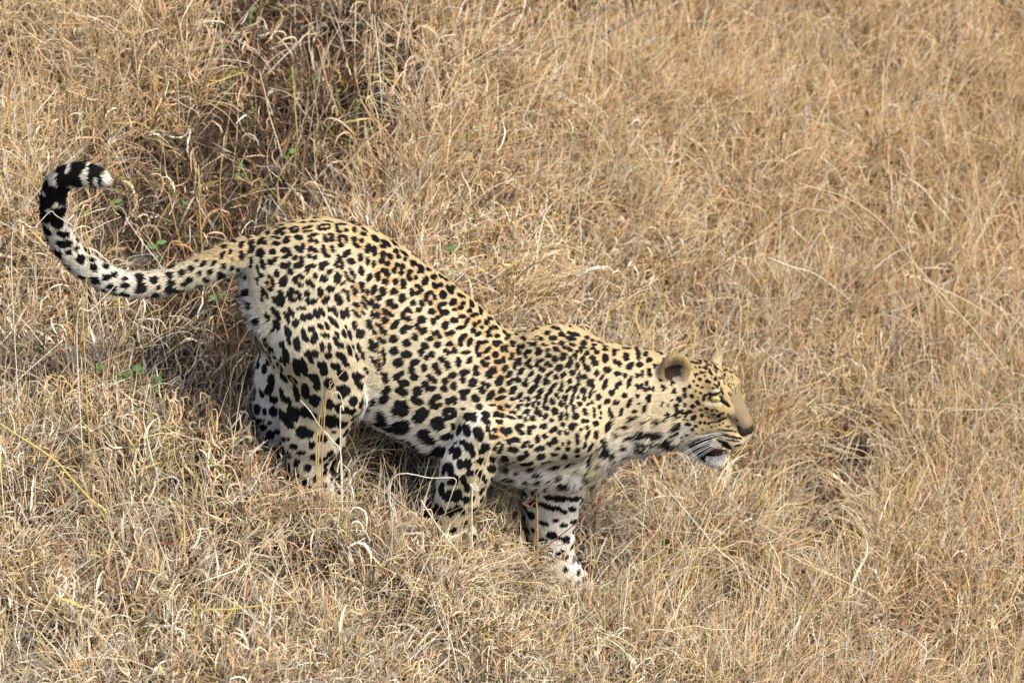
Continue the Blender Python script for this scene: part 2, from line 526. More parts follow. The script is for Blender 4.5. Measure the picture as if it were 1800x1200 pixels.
for i in order:
    r = spV[i] * 0.84; p = V[i]
    k = (int(p[0] // CS), int(p[1] // CS), int(p[2] // CS))
    m = int(r // CS) + 1; ok = True
    for a0 in range(k[0] - m, k[0] + m + 1):
        for b0 in range(k[1] - m, k[1] + m + 1):
            for c0 in range(k[2] - m, k[2] + m + 1):
                for j in cell.get((a0, b0, c0), ()):
                    qv = V[j]
                    if (p[0] - qv[0])**2 + (p[1] - qv[1])**2 + (p[2] - qv[2])**2 < r * r: ok = False; break
                if not ok: break
            if not ok: break
        if not ok: break
    if ok: cell.setdefault(k, []).append(i); sites.append(i)
sites = np.array(sites)
blobs = []      # centre, two vectors whose dot products with an offset reach 1 at the edge, reach
tans = []       # rosette centres
def add_blob(p, ax, n, a_, b_):
    bi = np.cross(n, ax); bi /= np.linalg.norm(bi) + 1e-9
    blobs.append((p, ax / a_, bi / b_, max(a_, b_)))
# traced coat spots, plus flank crease shade painted in as thin black strokes: (x0, y0, scale, "x,y,half length,half width,angle ...") read off enlarged views
TRACED = [
(430, 380, 6.668, """355,118,35,14,-15 680,75,45,14,-5 810,68,60,10,0 980,66,60,10,5 555,72,40,10,0 160,215,45,22,-35 275,195,32,25,-30 410,170,75,25,-25 450,203,32,20,-10
575,135,50,12,-10 545,168,22,20,0 590,180,45,14,-15 625,155,20,14,90 750,128,52,14,-12 695,155,25,22,60 750,178,60,12,-10 940,103,65,12,-5 870,135,22,22,30 930,155,70,14,-3 1000,125,20,12,90
1130,100,60,14,0 1080,140,38,20,80 1110,180,45,14,10 1190,165,24,22,0 1290,155,36,28,80 1410,165,45,12,30 1395,212,38,24,15 1540,180,50,12,30
45,260,28,22,-30 80,315,50,24,-45 205,265,45,14,-25 175,312,30,22,0 235,315,30,24,0 360,250,55,15,10 370,318,48,24,-3 500,250,45,16,-20 490,295,48,28,-25 635,250,52,34,10
800,222,68,18,-10 770,280,32,28,0 845,300,32,26,10 935,250,45,22,90 1010,215,38,18,0 1020,265,34,28,90 960,285,30,18,0 1110,265,45,24,80 1125,335,40,34,0 1150,235,40,14,0 1190,272,45,24,80
1285,265,34,34,0 1310,345,48,26,30 1370,285,28,28,0 1530,260,55,28,40 55,410,60,14,-60 185,430,50,48,0 325,420,48,30,0 470,395,55,30,-10 520,430,45,26,80 480,475,45,20,-20
610,365,38,32,30 688,350,42,24,80 655,400,36,24,20 765,385,34,32,-30 835,400,32,24,40 755,470,34,32,0 830,485,32,26,0 930,400,60,26,80 1030,385,50,26,70 965,460,45,18,20
1200,430,60,34,-45 1440,375,62,34,-70 1520,405,60,34,85 80,520,50,24,80 75,590,20,20,0 160,610,50,16,80 215,560,60,26,70 195,695,34,30,40 355,510,45,26,-45 300,545,45,32,45
590,485,36,30,-40 670,510,50,26,80 630,575,56,34,-20 460,580,50,36,20 515,560,36,30,-30 535,650,36,36,0 380,675,42,38,90 780,590,55,26,-10 730,620,45,26,80 825,700,36,30,90
930,560,60,32,-15 895,600,45,30,60 990,645,36,28,0 1110,500,55,30,75 1070,560,40,24,80 1140,560,40,20,80 1120,600,34,16,20 1245,530,50,34,20 1360,480,48,30,90 1440,530,50,22,80 1510,560,45,26,90
1620,440,34,30,0 1610,520,34,34,0 300,710,34,24,60 262,790,36,20,80 335,780,50,20,80 310,855,34,24,20 455,765,70,48,-60 655,705,45,28,20 590,750,45,30,70 650,800,50,20,30
755,775,40,36,0 795,815,36,26,60 925,735,48,42,20 1005,850,48,42,0 1100,690,50,26,50 1075,750,50,30,70 1165,780,24,20,0 1120,790,30,16,30 1195,690,50,20,70 1265,670,70,24,60 1250,750,48,18,30
1370,640,55,34,80 1455,715,55,28,-65 1565,700,50,26,85 1640,630,45,24,10 1645,765,34,34,0 150,760,50,16,85 215,870,50,22,75 205,960,45,20,85 265,930,40,20,70
365,970,45,34,40 430,940,75,36,65 400,1020,60,30,30 560,870,50,26,50 530,940,60,34,60 640,930,60,28,70 570,985,36,18,0 735,905,36,34,0 740,985,30,30,0 790,1005,60,34,-20
890,885,50,34,70 880,930,26,24,0 970,960,34,34,0 930,1000,34,32,0 1100,970,70,42,65 1180,880,45,24,20 1215,940,60,20,80 1370,800,40,28,30 1380,860,45,18,60 1290,855,60,20,45 1290,915,40,20,45 1440,890,42,20,85
1515,860,60,36,-70 1620,880,50,32,80 1575,955,34,28,0 1305,1035,42,34,30 1400,1040,65,18,55 1400,960,45,18,45 1445,1010,45,16,60 1505,1025,60,24,70 1560,1050,30,26,90"""),
(430, 540, 6.668, """370,70,95,34,55 550,60,65,32,60 500,120,75,26,65 600,185,50,42,-60 665,15,60,26,0 690,120,42,42,0 760,110,45,40,60 845,80,60,34,65 905,55,65,24,60 1020,25,60,34,20 1060,70,45,22,60
1040,175,85,28,50 1150,90,60,28,80 1205,60,60,28,85 1310,80,65,22,50 1385,65,36,20,50 1500,90,50,22,70 1560,85,36,26,60 1640,150,40,34,0 1640,50,40,34,90 270,110,60,22,70 375,210,60,40,60 330,270,30,20,-40
505,290,70,40,75 520,400,50,24,80 440,440,40,34,90 615,430,80,40,80 485,570,85,38,80 785,255,45,34,10 690,300,55,28,75 715,370,50,30,45 820,360,65,40,-70 890,225,42,28,30 965,215,50,20,65 950,335,50,28,15
910,465,60,28,85 990,470,45,26,80 980,565,45,34,0 745,540,45,36,0 775,600,62,28,75 830,540,50,32,60 1080,320,50,20,60 1075,410,70,24,60 1130,445,30,30,0 1165,310,55,24,75 1185,225,28,18,80 1235,330,60,22,75
1285,215,50,28,80 1355,310,55,50,-50 1120,560,60,34,30 1165,600,36,30,0 1225,500,70,24,75 1270,460,20,20,0 1335,470,55,26,80 1385,570,50,26,80 1315,585,45,20,80 1460,200,55,36,80 1515,285,40,28,50 1500,420,60,30,50
1490,490,50,26,30 1505,620,60,22,60 610,700,110,42,80 690,695,110,40,78 905,675,60,45,0 930,750,50,45,-40 810,820,65,45,30 845,915,60,45,80 1065,690,55,42,30 1190,665,50,28,30 1150,800,70,55,45
1300,830,70,34,60 1340,900,60,36,60 1350,790,55,22,40 1430,740,50,20,60 985,890,65,60,90 610,990,100,36,80 710,980,95,45,85 820,1090,70,65,90 1160,970,80,60,20 1275,1095,65,48,-70 1130,1045,40,34,0
990,1130,60,55,90 1110,1170,50,40,0 1560,460,90,8,85 1570,640,110,8,90 1545,700,90,8,88 1595,720,70,8,85 1600,250,55,20,80 1640,290,30,30,0 1590,370,34,26,60 1630,400,30,26,0 1630,540,65,26,85 1640,640,50,18,-70
290,960,80,48,-60 460,820,70,28,50 430,980,45,24,70 340,1080,55,45,20 480,1080,80,40,30 150,1160,40,30,0"""),
(660, 400, 6.0, """75,195,32,22,10 110,165,60,22,35 200,170,45,18,45 85,275,28,26,0 150,300,36,28,50 65,350,30,30,0 130,380,28,26,0 215,245,30,24,20 240,305,32,20,40 305,275,50,15,35 310,335,24,22,0 400,375,42,32,40
410,300,45,16,35 500,365,50,15,35 565,445,30,20,10 225,395,32,24,80 285,410,30,28,90 197,455,32,26,90 270,475,28,26,0 365,460,34,24,20 355,525,45,26,65 425,525,26,22,90 480,420,40,24,50 480,460,40,22,-10
25,515,48,24,88 85,455,34,24,20 125,490,36,26,60 105,568,30,30,0 210,568,34,34,0 295,575,45,28,60 290,625,26,22,0 525,560,50,38,-70 615,520,38,28,15 695,525,36,18,40 745,555,40,16,35 640,440,45,14,35
625,615,42,24,50 685,605,28,26,0 785,655,55,26,55 825,630,30,20,45 880,625,32,22,35 965,685,50,22,35 200,675,40,36,0 75,670,45,30,60 35,740,30,28,90 385,680,45,28,85 445,620,34,24,20 475,650,28,24,60 450,690,28,24,0
285,740,50,40,-70 145,790,45,36,-50 205,825,34,30,0 575,685,40,26,-10 540,730,45,24,-75 625,735,30,24,90 580,795,28,24,0 715,710,42,42,0 905,720,50,20,20 1015,805,44,28,70 1075,770,40,20,40 395,795,38,28,0
490,800,40,24,50 460,868,36,26,0 700,810,50,26,-20 675,850,40,20,80 730,895,48,30,0 820,785,45,34,-40 925,797,30,20,0 900,845,28,22,0 830,865,32,18,0 990,875,30,22,0 1020,925,24,20,0 1060,915,22,20,0
1110,865,32,24,30 1115,905,24,20,0 1195,900,24,22,0 590,885,40,32,0 1215,965,34,20,10 1170,1000,34,26,60 1285,1000,50,20,60 1250,1055,45,22,0 290,915,50,26,-60 355,870,45,24,40 345,960,38,24,0 295,950,26,20,0
110,880,40,24,40 150,915,50,22,20 25,920,36,24,60 98,975,38,26,80 205,1020,60,32,-50 485,970,48,40,0 445,1040,40,26,60 505,1090,45,34,-30 665,945,26,24,0 610,985,40,30,50 735,1030,45,36,-70 830,975,45,34,10
915,935,36,24,-10 965,985,45,22,-65 895,1055,50,22,-15 1045,1020,28,26,90 1095,995,26,24,0 1120,1050,20,20,0 1028,1085,28,26,0 1085,1120,36,24,-35 290,1085,45,34,-60 345,1050,45,24,10 415,1160,45,30,70
630,1110,45,30,0 680,1150,26,20,0 575,1170,38,24,0 760,1120,36,24,20 805,1110,34,26,-60 1190,1100,32,26,-60 1200,1140,36,20,0 1285,1140,30,22,0 1365,1050,22,20,0 1360,1100,24,22,0 1400,1145,42,24,-45
1425,1080,30,12,50 920,1155,55,28,-40 1000,1180,26,24,0 190,1175,50,40,0 60,1060,50,18,70 100,1100,26,20,60 15,1020,30,14,70"""),
(640, 590, 5.716, """300,150,50,38,-40 430,70,40,40,0 425,185,55,38,0 610,100,40,32,20 570,160,40,32,-60 680,185,36,30,80 625,220,26,26,0 735,90,36,34,0 860,82,38,24,0 828,158,36,28,40 905,148,34,30,90 1060,65,45,26,-60
965,65,42,24,80 1190,65,60,18,-5 1140,110,60,20,-80 1150,190,30,26,0 1240,140,48,24,-40 1325,75,34,26,40 1365,65,20,18,0 1400,130,36,24,-60 1020,168,48,22,-5 335,270,50,40,-60 365,270,34,34,0 325,415,38,34,0
375,375,36,22,-40 510,262,50,34,-20 478,345,40,34,90 600,320,42,32,90 508,415,44,34,0 780,235,36,32,10 715,305,40,36,20 745,360,40,30,40 838,298,42,32,90 947,262,50,32,90 1058,245,45,24,-50 1240,222,26,20,-30
1188,262,26,24,0 1228,290,36,22,-40 1320,185,32,30,90 1350,258,34,24,10 1398,235,34,24,90 1115,320,34,28,-40 1135,375,36,26,0 215,420,60,32,80 680,430,60,32,40 610,485,40,38,90 670,530,50,28,-10 885,395,42,32,-20
810,452,34,30,0 808,530,36,34,0 900,505,42,30,90 1005,368,50,32,-5 990,440,34,30,90 1095,465,50,42,-40 1300,345,36,34,0 1250,390,40,36,60 1195,478,28,22,0 1248,495,28,26,90 1185,545,42,34,20 1350,455,50,36,-60
1410,330,34,30,-50 1385,550,36,26,-20 1270,595,60,28,-50 1370,622,50,20,-20 400,475,60,34,5 350,545,40,34,0 395,570,50,36,0 228,545,48,34,-50 200,625,50,40,-40 535,550,50,42,30 370,720,85,75,20 500,630,34,30,0
540,660,60,34,10 735,615,50,30,0 680,665,36,34,0 710,705,45,34,0 765,690,24,20,90 848,652,34,34,0 905,642,48,32,90 1010,560,60,26,-5 995,615,34,32,90 1120,625,42,40,20 95,640,40,30,-60 855,740,60,26,-5
820,775,34,30,90 855,820,45,24,0 900,780,36,26,90 570,790,85,60,-30 745,870,70,62,20 200,800,85,36,55 390,890,90,60,10 250,945,50,28,10 610,955,65,42,-5 665,1020,75,40,15 840,1000,65,36,0 890,915,34,34,0
480,1030,70,22,35 550,1070,60,20,35 750,1130,90,50,-20"""),
(860, 570, 7.06, """830,45,60,22,10 720,105,45,26,-10 895,120,42,34,0 1055,120,80,24,15 790,168,60,30,-5 1010,175,72,28,15 640,185,35,14,-5 560,185,45,8,10 600,150,50,8,10 345,125,36,34,90 430,170,36,28,20 510,242,30,28,90
570,240,28,26,0 690,252,55,12,5 800,235,32,18,0 900,235,36,30,0 1030,250,45,22,20 1170,230,48,34,10 1300,252,40,14,10 1285,200,30,14,0 1380,225,40,12,5 1215,165,30,24,0 1435,270,36,14,5 360,280,50,22,-65
420,275,40,20,-75 290,225,40,30,0 290,265,26,24,0 200,270,40,22,-10 155,305,36,22,90 215,325,30,26,0 75,240,36,34,0 130,220,30,24,0 85,375,40,34,90 275,375,34,26,-30 275,425,34,26,0 370,355,34,30,0
500,335,34,30,-20 450,350,45,22,-60 465,400,24,20,0 605,300,34,22,-20 615,350,55,28,-30 725,315,36,26,-15 820,285,40,16,0 840,320,45,22,5 945,285,36,20,0 1005,318,34,28,20 1135,290,36,20,0 1140,330,30,20,90
1190,295,20,14,0 1285,297,40,22,5 1440,315,42,18,5 1575,320,36,16,0 1545,355,36,30,90 1710,300,55,12,0 105,460,40,28,0 175,440,42,30,90 360,445,45,26,-40 320,510,50,26,90 385,480,30,24,90 485,460,65,20,-45
625,445,45,24,-10 595,505,36,26,-20 730,385,42,36,0 815,425,52,32,85 920,375,50,30,0 910,415,38,34,0 1060,395,42,24,50 1080,345,26,26,0 1210,358,36,28,0 1335,345,36,26,0 1440,418,58,42,90 1700,400,50,38,90
1560,465,34,24,90 1615,485,36,28,90 1730,520,45,28,-50 715,475,40,22,-30 755,510,34,28,0 660,555,42,36,0 505,520,36,32,-20 200,545,60,30,-45 50,570,45,45,0 1005,450,55,32,80 980,505,40,38,0 865,535,55,42,-30
1095,510,50,26,85 1160,430,36,34,90 1280,415,42,28,0 1315,480,45,38,0 1205,530,65,34,50 390,580,55,32,-45 240,620,55,28,-50 520,610,60,22,-50 460,680,50,16,-70 440,740,45,36,-20 600,675,60,36,-55 745,610,60,24,-35
690,700,45,28,-60 720,715,40,26,-20 830,650,36,34,-40 925,625,50,26,-60 1035,600,42,34,0 1120,600,24,18,90 1175,645,45,32,0 1098,680,50,18,80 1110,735,30,22,30 1332,605,48,30,-75 1465,560,50,38,0 1590,612,48,30,0
1685,632,30,28,90 1400,655,45,18,-60 1740,720,90,24,-70 350,685,40,38,-20 130,670,50,26,-40 120,725,50,30,0 255,715,60,28,-50 530,810,55,40,-50 575,765,45,20,-30 295,815,60,38,-45 155,820,42,28,-20 35,880,65,30,-65
135,912,60,22,-15 800,760,55,22,-40 750,800,34,14,-50 900,740,50,20,90 885,805,34,32,90 995,700,36,32,0 990,800,60,24,-45 1065,810,60,26,-75 1165,820,42,42,0 1250,725,52,50,0 1290,790,50,14,-50 1305,840,28,12,-40
1435,740,75,30,-65 1600,745,65,28,-50 1520,845,42,38,90 1675,880,36,34,0 640,830,48,36,-40 600,905,45,22,0 385,880,50,28,-40 290,925,42,22,-10 470,910,45,16,0 490,935,20,20,0 410,945,28,14,0 745,850,60,22,-35
700,930,60,26,-80 845,885,45,24,50 790,960,50,32,65 940,905,38,36,90 1025,940,65,28,-75 1100,902,22,22,0 1180,915,42,26,90 1250,880,50,18,-80 1350,905,50,28,85 1465,955,42,34,0 1570,965,38,30,0 1735,975,65,24,-65
605,970,26,26,0 545,995,40,20,90 470,1000,36,22,-30 385,995,36,16,0 225,1015,45,22,10 125,1020,40,16,10 145,1055,50,14,10 25,1000,45,14,5 350,1040,38,24,30 585,1070,60,24,-65 700,1035,50,30,20 815,1080,48,42,90
893,990,40,30,90 955,1005,45,18,90 1045,1040,42,30,90 1125,990,34,28,60 1225,990,26,24,0 1275,970,24,24,0 1365,1022,30,28,0 1185,1085,48,32,60 1300,1060,34,18,85 1305,1130,34,20,90 1380,1095,20,18,90 1380,1160,20,18,0
1500,1095,65,28,80 1520,1130,30,26,0 1640,1085,55,24,-75 1070,1135,45,42,0 965,1130,65,18,88 890,1140,60,26,-70 700,1140,52,28,-50 630,1110,40,26,90 478,1090,45,24,85 430,1095,34,16,-30 320,1100,30,18,20 260,1090,28,16,10
305,1068,14,12,0 90,1115,34,34,0 155,1130,34,22,15 265,1150,55,22,20 380,1155,30,28,90 450,1175,30,24,90 540,1170,34,34,-50 770,1185,30,24,0 1745,1170,28,24,0"""),
(750, 700, 5.0, """370,160,45,36,5 420,165,42,24,90 465,75,34,28,0 320,90,20,14,0 285,275,55,18,-75 350,280,58,34,80 455,310,62,45,65 520,140,42,26,20 520,200,52,22,25 610,140,24,22,0 650,150,30,20,20 635,205,38,22,10
540,270,32,20,60 600,280,28,18,60 570,335,32,24,30 615,335,24,16,0 320,385,30,24,10 255,388,14,12,90 220,450,40,22,-60 270,475,60,34,-65 375,425,40,38,0 405,480,38,28,80 520,425,38,34,0 485,465,28,26,0
155,620,65,18,-75 208,620,60,30,85 292,580,44,28,90 355,575,46,40,90 422,558,12,10,0 480,545,34,30,-20 578,535,32,26,90 255,710,45,26,90 215,735,34,26,0 380,655,34,28,-30 322,714,42,28,90 460,650,34,30,-60
485,690,30,26,90 515,720,22,18,90 578,618,34,34,0 630,635,16,14,0 572,700,28,18,90 132,795,55,26,-80 180,865,45,42,0 200,830,30,20,90 272,840,42,40,90 260,880,34,28,0 355,785,38,24,90 345,890,38,32,0
408,880,30,20,90 105,975,60,36,60 210,1000,40,30,90 272,965,36,26,-50 315,990,30,24,90 730,375,28,26,0 788,365,36,24,20 665,275,26,24,0 725,280,30,26,90 690,310,20,20,0 820,240,38,20,0 800,260,26,20,90
835,300,30,22,20 925,255,40,18,-10 900,290,36,20,90 975,355,34,24,90 1035,335,24,24,0 880,385,28,18,0 850,420,24,18,0 920,415,24,16,0 735,445,26,24,0 780,455,26,26,0 875,490,30,30,20 825,525,32,24,0
690,530,40,30,10 655,570,14,14,0 775,558,20,8,0 710,600,34,34,0 885,575,58,18,-8 740,680,60,20,5 920,615,28,20,0 805,625,20,14,0 1010,435,34,26,10 970,450,22,18,0 1080,400,26,24,0 1130,370,32,28,90
1195,395,14,14,0 1005,510,42,26,-20 1120,490,34,18,0 1150,440,26,14,-20 1215,515,34,26,-40 1060,555,50,12,-5 1130,590,45,18,-20 1005,590,18,14,0 1115,275,42,22,-30 1025,245,32,28,0 1165,300,22,22,0
1225,300,22,20,0 1195,230,24,20,0 600,435,26,16,90 660,430,36,16,-70 635,390,20,12,-30 640,465,22,18,0"""),
(900, 720, 3.529, """520,85,20,16,10 370,105,26,18,90 400,88,12,12,0 465,112,14,14,0 427,120,12,10,0 402,158,18,14,90 522,155,26,13,-85 470,155,30,12,-60 407,200,16,14,90 355,205,20,12,-70 345,243,18,12,0 405,250,16,14,0
452,220,22,12,-70 487,232,36,11,-60 408,285,16,14,0 365,322,38,10,-20 475,290,18,14,-30 480,310,20,14,90 440,68,14,14,0 465,68,12,12,0 595,100,42,16,-60 565,220,50,18,-75 605,262,36,18,20 590,240,20,16,40
700,100,42,12,-15 690,220,24,16,30 640,145,20,12,30 785,155,36,16,-25 870,150,40,18,-10 800,200,30,10,10 870,200,16,10,0 800,235,30,14,20 960,180,24,12,0 325,445,38,20,5 455,408,24,12,-10 430,478,36,11,-8
485,440,30,10,-10 505,392,18,10,-20 165,462,20,12,0 225,462,14,10,0 295,550,48,22,5 395,552,46,16,-8 240,605,75,18,15 135,580,36,24,10 318,630,24,12,10 375,615,28,16,5 120,655,24,24,20 270,685,20,14,0
190,700,40,14,20 320,715,26,14,-10 385,690,26,14,-15 245,775,34,24,10 190,808,28,18,0 285,790,36,12,20 335,805,28,24,-20 155,935,14,10,0 330,990,22,18,30 335,1070,24,16,-30"""),
(1000, 560, 4.0, """480,215,22,18,90 560,215,36,12,0 490,255,30,20,-80 540,245,20,18,-30 630,225,22,20,-50 655,245,20,12,-40 565,290,26,18,-30 600,330,14,14,0 500,322,24,18,0 435,330,30,16,-60 560,362,16,14,90 515,385,24,12,-80
480,402,18,16,90 570,395,18,14,90 480,475,20,18,90 512,475,22,10,90 545,450,20,14,90 535,495,16,12,90 560,490,14,12,90 590,490,24,10,90 560,560,32,18,-75 480,542,16,16,0 490,597,10,10,0 530,632,30,14,-70
460,650,18,14,-20 655,605,22,10,-70 565,695,14,12,90 520,720,16,14,90 620,715,20,18,0 460,690,20,12,-20 505,800,40,20,-20 610,805,50,18,-10 510,860,34,10,0 510,905,30,12,0 640,860,30,10,5"""),
(50, 270, 4.0, """1440,620,30,14,-30 1545,597,22,14,-20 1615,568,28,14,-20 1685,552,24,14,0 1500,640,40,22,-60 1565,625,30,16,-40 1580,675,50,14,-70 1645,620,40,14,-10 1745,632,36,18,0 1425,690,24,22,90 1365,715,45,22,-50
1500,715,45,28,80 1570,750,32,20,80 1432,745,16,16,0 1635,700,38,34,0 1370,790,26,26,0 1430,800,24,22,0 1475,810,24,22,0 1300,770,30,24,-30 1230,775,45,20,-35 1275,830,28,26,0 1205,840,24,22,0 1250,880,42,20,0
1185,755,26,12,0 1360,860,45,40,0 1145,810,34,28,-30 1080,840,38,30,-30 1130,885,40,28,-20 1090,915,34,18,0 990,855,40,28,-5 1000,905,50,24,-10 910,935,28,18,0 1005,955,60,32,0 880,890,45,34,-10 780,875,45,36,10
790,945,60,40,-10 900,985,45,16,0 675,925,45,26,0 600,850,34,26,10 540,800,32,20,20 455,800,45,28,30 545,870,45,26,10 670,885,34,14,0 590,935,50,26,20 470,885,50,30,30 680,980,50,14,10 365,740,45,38,50
440,750,40,16,20 330,665,20,20,0 285,690,28,24,0 250,630,70,36,10 335,610,28,18,60 240,565,60,30,20 200,480,60,50,60 290,500,34,34,0 215,410,60,42,0 235,320,70,52,60 245,245,70,44,70 325,180,75,50,80
435,165,66,30,85 500,190,44,26,80 570,225,30,28,0"""),
(380, 560, 3.75, """590,615,38,34,90 528,630,50,22,88 760,675,48,42,10 700,680,30,30,0 835,600,45,28,10 830,695,36,20,-10 640,640,24,24,0 570,745,42,40,0 620,760,26,24,90 510,840,30,18,10 700,790,34,26,0 560,880,30,14,0
630,830,24,20,90 775,745,18,10,0 440,640,60,26,40 480,700,40,20,30 375,610,34,28,90 352,685,16,12,0 355,765,34,26,90 320,610,24,14,90 270,600,30,20,90 405,745,26,18,0 445,790,30,14,10 310,715,24,22,0
290,670,30,12,0 490,600,30,24,90"""),
]
HEAD_SPOTS = """455,235,20,14,90 490,270,18,14,40 503,285,14,12,0 412,272,16,16,0 447,303,12,11,0 402,332,20,20,0 467,350,20,18,90 492,360,14,12,90 348,350,16,14,0 363,305,14,10,90 540,332,18,16,90 505,322,8,6,90
398,225,16,12,90 365,228,12,10,90 570,370,22,14,90 578,325,12,10,0 312,395,22,18,90 383,385,12,12,0 423,405,16,14,0 545,390,34,9,45 520,408,16,8,0 595,430,36,9,75 365,437,14,14,0 410,452,16,14,0 268,473,28,22,90
332,480,24,20,20 387,490,8,8,0 437,495,34,18,-75 210,500,26,12,-40 150,518,16,10,-50 385,538,28,22,60 270,558,24,16,90 340,567,24,22,0 427,557,8,8,0 195,562,28,18,-15 120,560,20,12,90 462,590,26,14,15
410,600,20,12,40 315,615,30,18,0 365,615,8,6,0 240,618,24,22,0 510,607,16,12,-30 540,597,14,8,90 350,668,34,22,-35 420,648,18,18,0 475,660,22,8,20 455,622,20,6,20 520,640,24,7,-15 567,655,18,14,-40
590,632,14,10,90 612,632,12,8,90 560,612,10,8,90 175,655,34,18,0 282,650,12,12,0 257,678,16,14,0 285,692,10,8,0 602,672,14,12,0 577,697,18,12,-20 630,670,14,10,90 650,640,10,8,90 665,660,12,6,90
545,708,14,9,-15 512,708,14,10,0 480,722,16,14,0 445,715,18,16,0 405,712,18,18,0 357,705,10,8,0 300,728,34,16,8 370,743,20,14,20 195,722,34,16,0 340,773,18,16,0 427,775,12,10,90 650,745,26,12,0
605,720,14,8,-20 503,750,10,10,0 540,742,12,6,0 575,735,14,8,0 190,778,30,14,20 165,808,30,12,20 120,848,40,16,5 290,820,16,8,0 370,808,10,8,0 245,838,12,7,0 320,872,16,8,0 250,875,16,7,0 315,912,20,10,0
520,458,62,8,3 455,470,22,10,-20 585,495,22,16,60 605,522,48,19,35 645,555,32,15,45 545,518,32,9,18 725,690,20,8,40 655,460,10,8,90 672,470,10,10,0
300,100,14,5,20 300,148,16,6,10 345,158,14,5,5 345,187,40,6,5 410,180,20,8,50 430,150,20,6,40 470,190,20,7,60 500,170,16,6,30 520,200,18,6,50 470,140,14,5,20 560,240,14,6,40 590,265,14,6,45 545,262,10,6,60
620,300,14,6,45 650,330,12,6,45 600,310,10,6,60 640,350,10,6,70 680,350,10,5,50 700,380,10,5,60 620,370,12,6,75 650,380,10,5,70 610,340,10,5,60 710,410,8,5,60 690,430,8,6,0 380,120,14,5,20 420,130,12,5,30
630,780,78,12,5 715,795,12,9,20 660,832,118,13,14 690,872,65,9,8 740,915,40,10,-15 750,770,36,18,65 130,895,50,22,10 180,915,36,24,20"""

IMX, IMY = np.array([1.0, 0, 0]), np.array([0, SP, -CP])       # photo right and photo down as directions
VIEW = np.array([0, CP, SP])
front = vn @ VIEW > 0.02
fi = np.where(front)[0]
k2 = kdtree.KDTree(len(fi))
for q_, i in enumerate(fi): k2.insert((pxV[i], pyV[i], -wV[i] * 0.02), q_)
k2.balance()
def surf_at(x, y, reach=7):
    best = None
    c_ = [(math.hypot(pxV[fi[q_]] - x, pyV[fi[q_]] - y), fi[q_]) for co, q_, dd in k2.find_n((x, y, 0), 16)]
    c_ = [t for t in c_ if t[0] < reach]
    if not c_: return None
    wm = max(wV[i] for d_, i in c_)
    return min((d_, i) for d_, i in c_ if wV[i] > wm - 22)[1]
traced = []
def image_blob(i, dx, dy, a_, b_, tx, ty):
    """an ellipse seen in the photo (half axes a_, b_; direction dx, dy) laid onto the surface at vertex i"""
    n = vn[i]
    n = n + VIEW * max(0, .42 - n @ VIEW); n /= np.linalg.norm(n)
    def lift(v): return v - VIEW * (v @ n) / (n @ VIEW)            # tangent vector that projects to v
    A3 = lift(IMX * dx + IMY * dy); B3 = lift(-IMX * dy + IMY * dx)
    G = np.array([[A3 @ A3, A3 @ B3], [A3 @ B3, B3 @ B3]]); Gi = np.linalg.inv(G)
    d1 = (Gi[0, 0] * A3 + Gi[0, 1] * B3) / a_
    d2 = (Gi[1, 0] * A3 + Gi[1, 1] * B3) / b_
    P_ = V[i] + lift(IMX * (tx - pxV[i]) + IMY * (ty - pyV[i]))
    return P_, d1, d2, max(a_ * np.linalg.norm(A3), b_ * np.linalg.norm(B3)), G
for x0, y0, sc, txt in TRACED:
    for item in txt.split():
        x, y, a_, b_, an = map(float, item.split(','))
        if x0 == 50: a_, b_ = a_ * .70, b_ * .70      # tail
        i = surf_at(x0 + x / sc, y0 + y / sc)
        if i is None: continue
        p, d1, d2, rr, G = image_blob(i, math.cos(R(an)), math.sin(R(an)), a_ / sc * 1.06 + .38, b_ / sc * 1.06 + .38, x0 + x / sc, y0 + y / sc)
        blobs.append((p, d1, d2, rr)); traced.append(p)
        if x0 + x / sc > 1000: continue
NTR = len(traced)
ktr = kdtree.KDTree(max(NTR, 1))
for i, p in enumerate(traced): ktr.insert(p, i)
ktr.balance()
hp = []
for item in HEAD_SPOTS.split():
    x, y, a_, b_, an = map(float, item.split(','))
    i = surf_at(1150 + x / 5, 600 + y / 5, 5)
    if i is None: continue
    p, d1, d2, rr, G = image_blob(i, math.cos(R(an)), math.sin(R(an)), a_ / 5 + .1, b_ / 5 + .1, 1150 + x / 5, 600 + y / 5)
    blobs.append((p, d1, d2, rr)); traced.append(p)
    q = p - 2 * ((p - HC) @ hn) * hn
    if abs((p - HC) @ hn) > 4:
        blobs.append((q, d1 - 2 * (d1 @ hn) * hn, d2 - 2 * (d2 @ hn) * hn, rr))
for _ in range(70):                 # fine speckling along the brow line
    t_ = random.random(); x = 1212 + 84 * t_; y = 624 + 10 * t_ + 50 * t_ ** 2.2 + random.uniform(0, 16)
    i = surf_at(x, y, 5)
    if i is None: continue
    p, d1, d2, rr, G = image_blob(i, math.cos(.3 + t_), math.sin(.3 + t_), random.uniform(1.4, 2.6), random.uniform(.8, 1.2), x, y)
    blobs.append((p, d1, d2, rr))
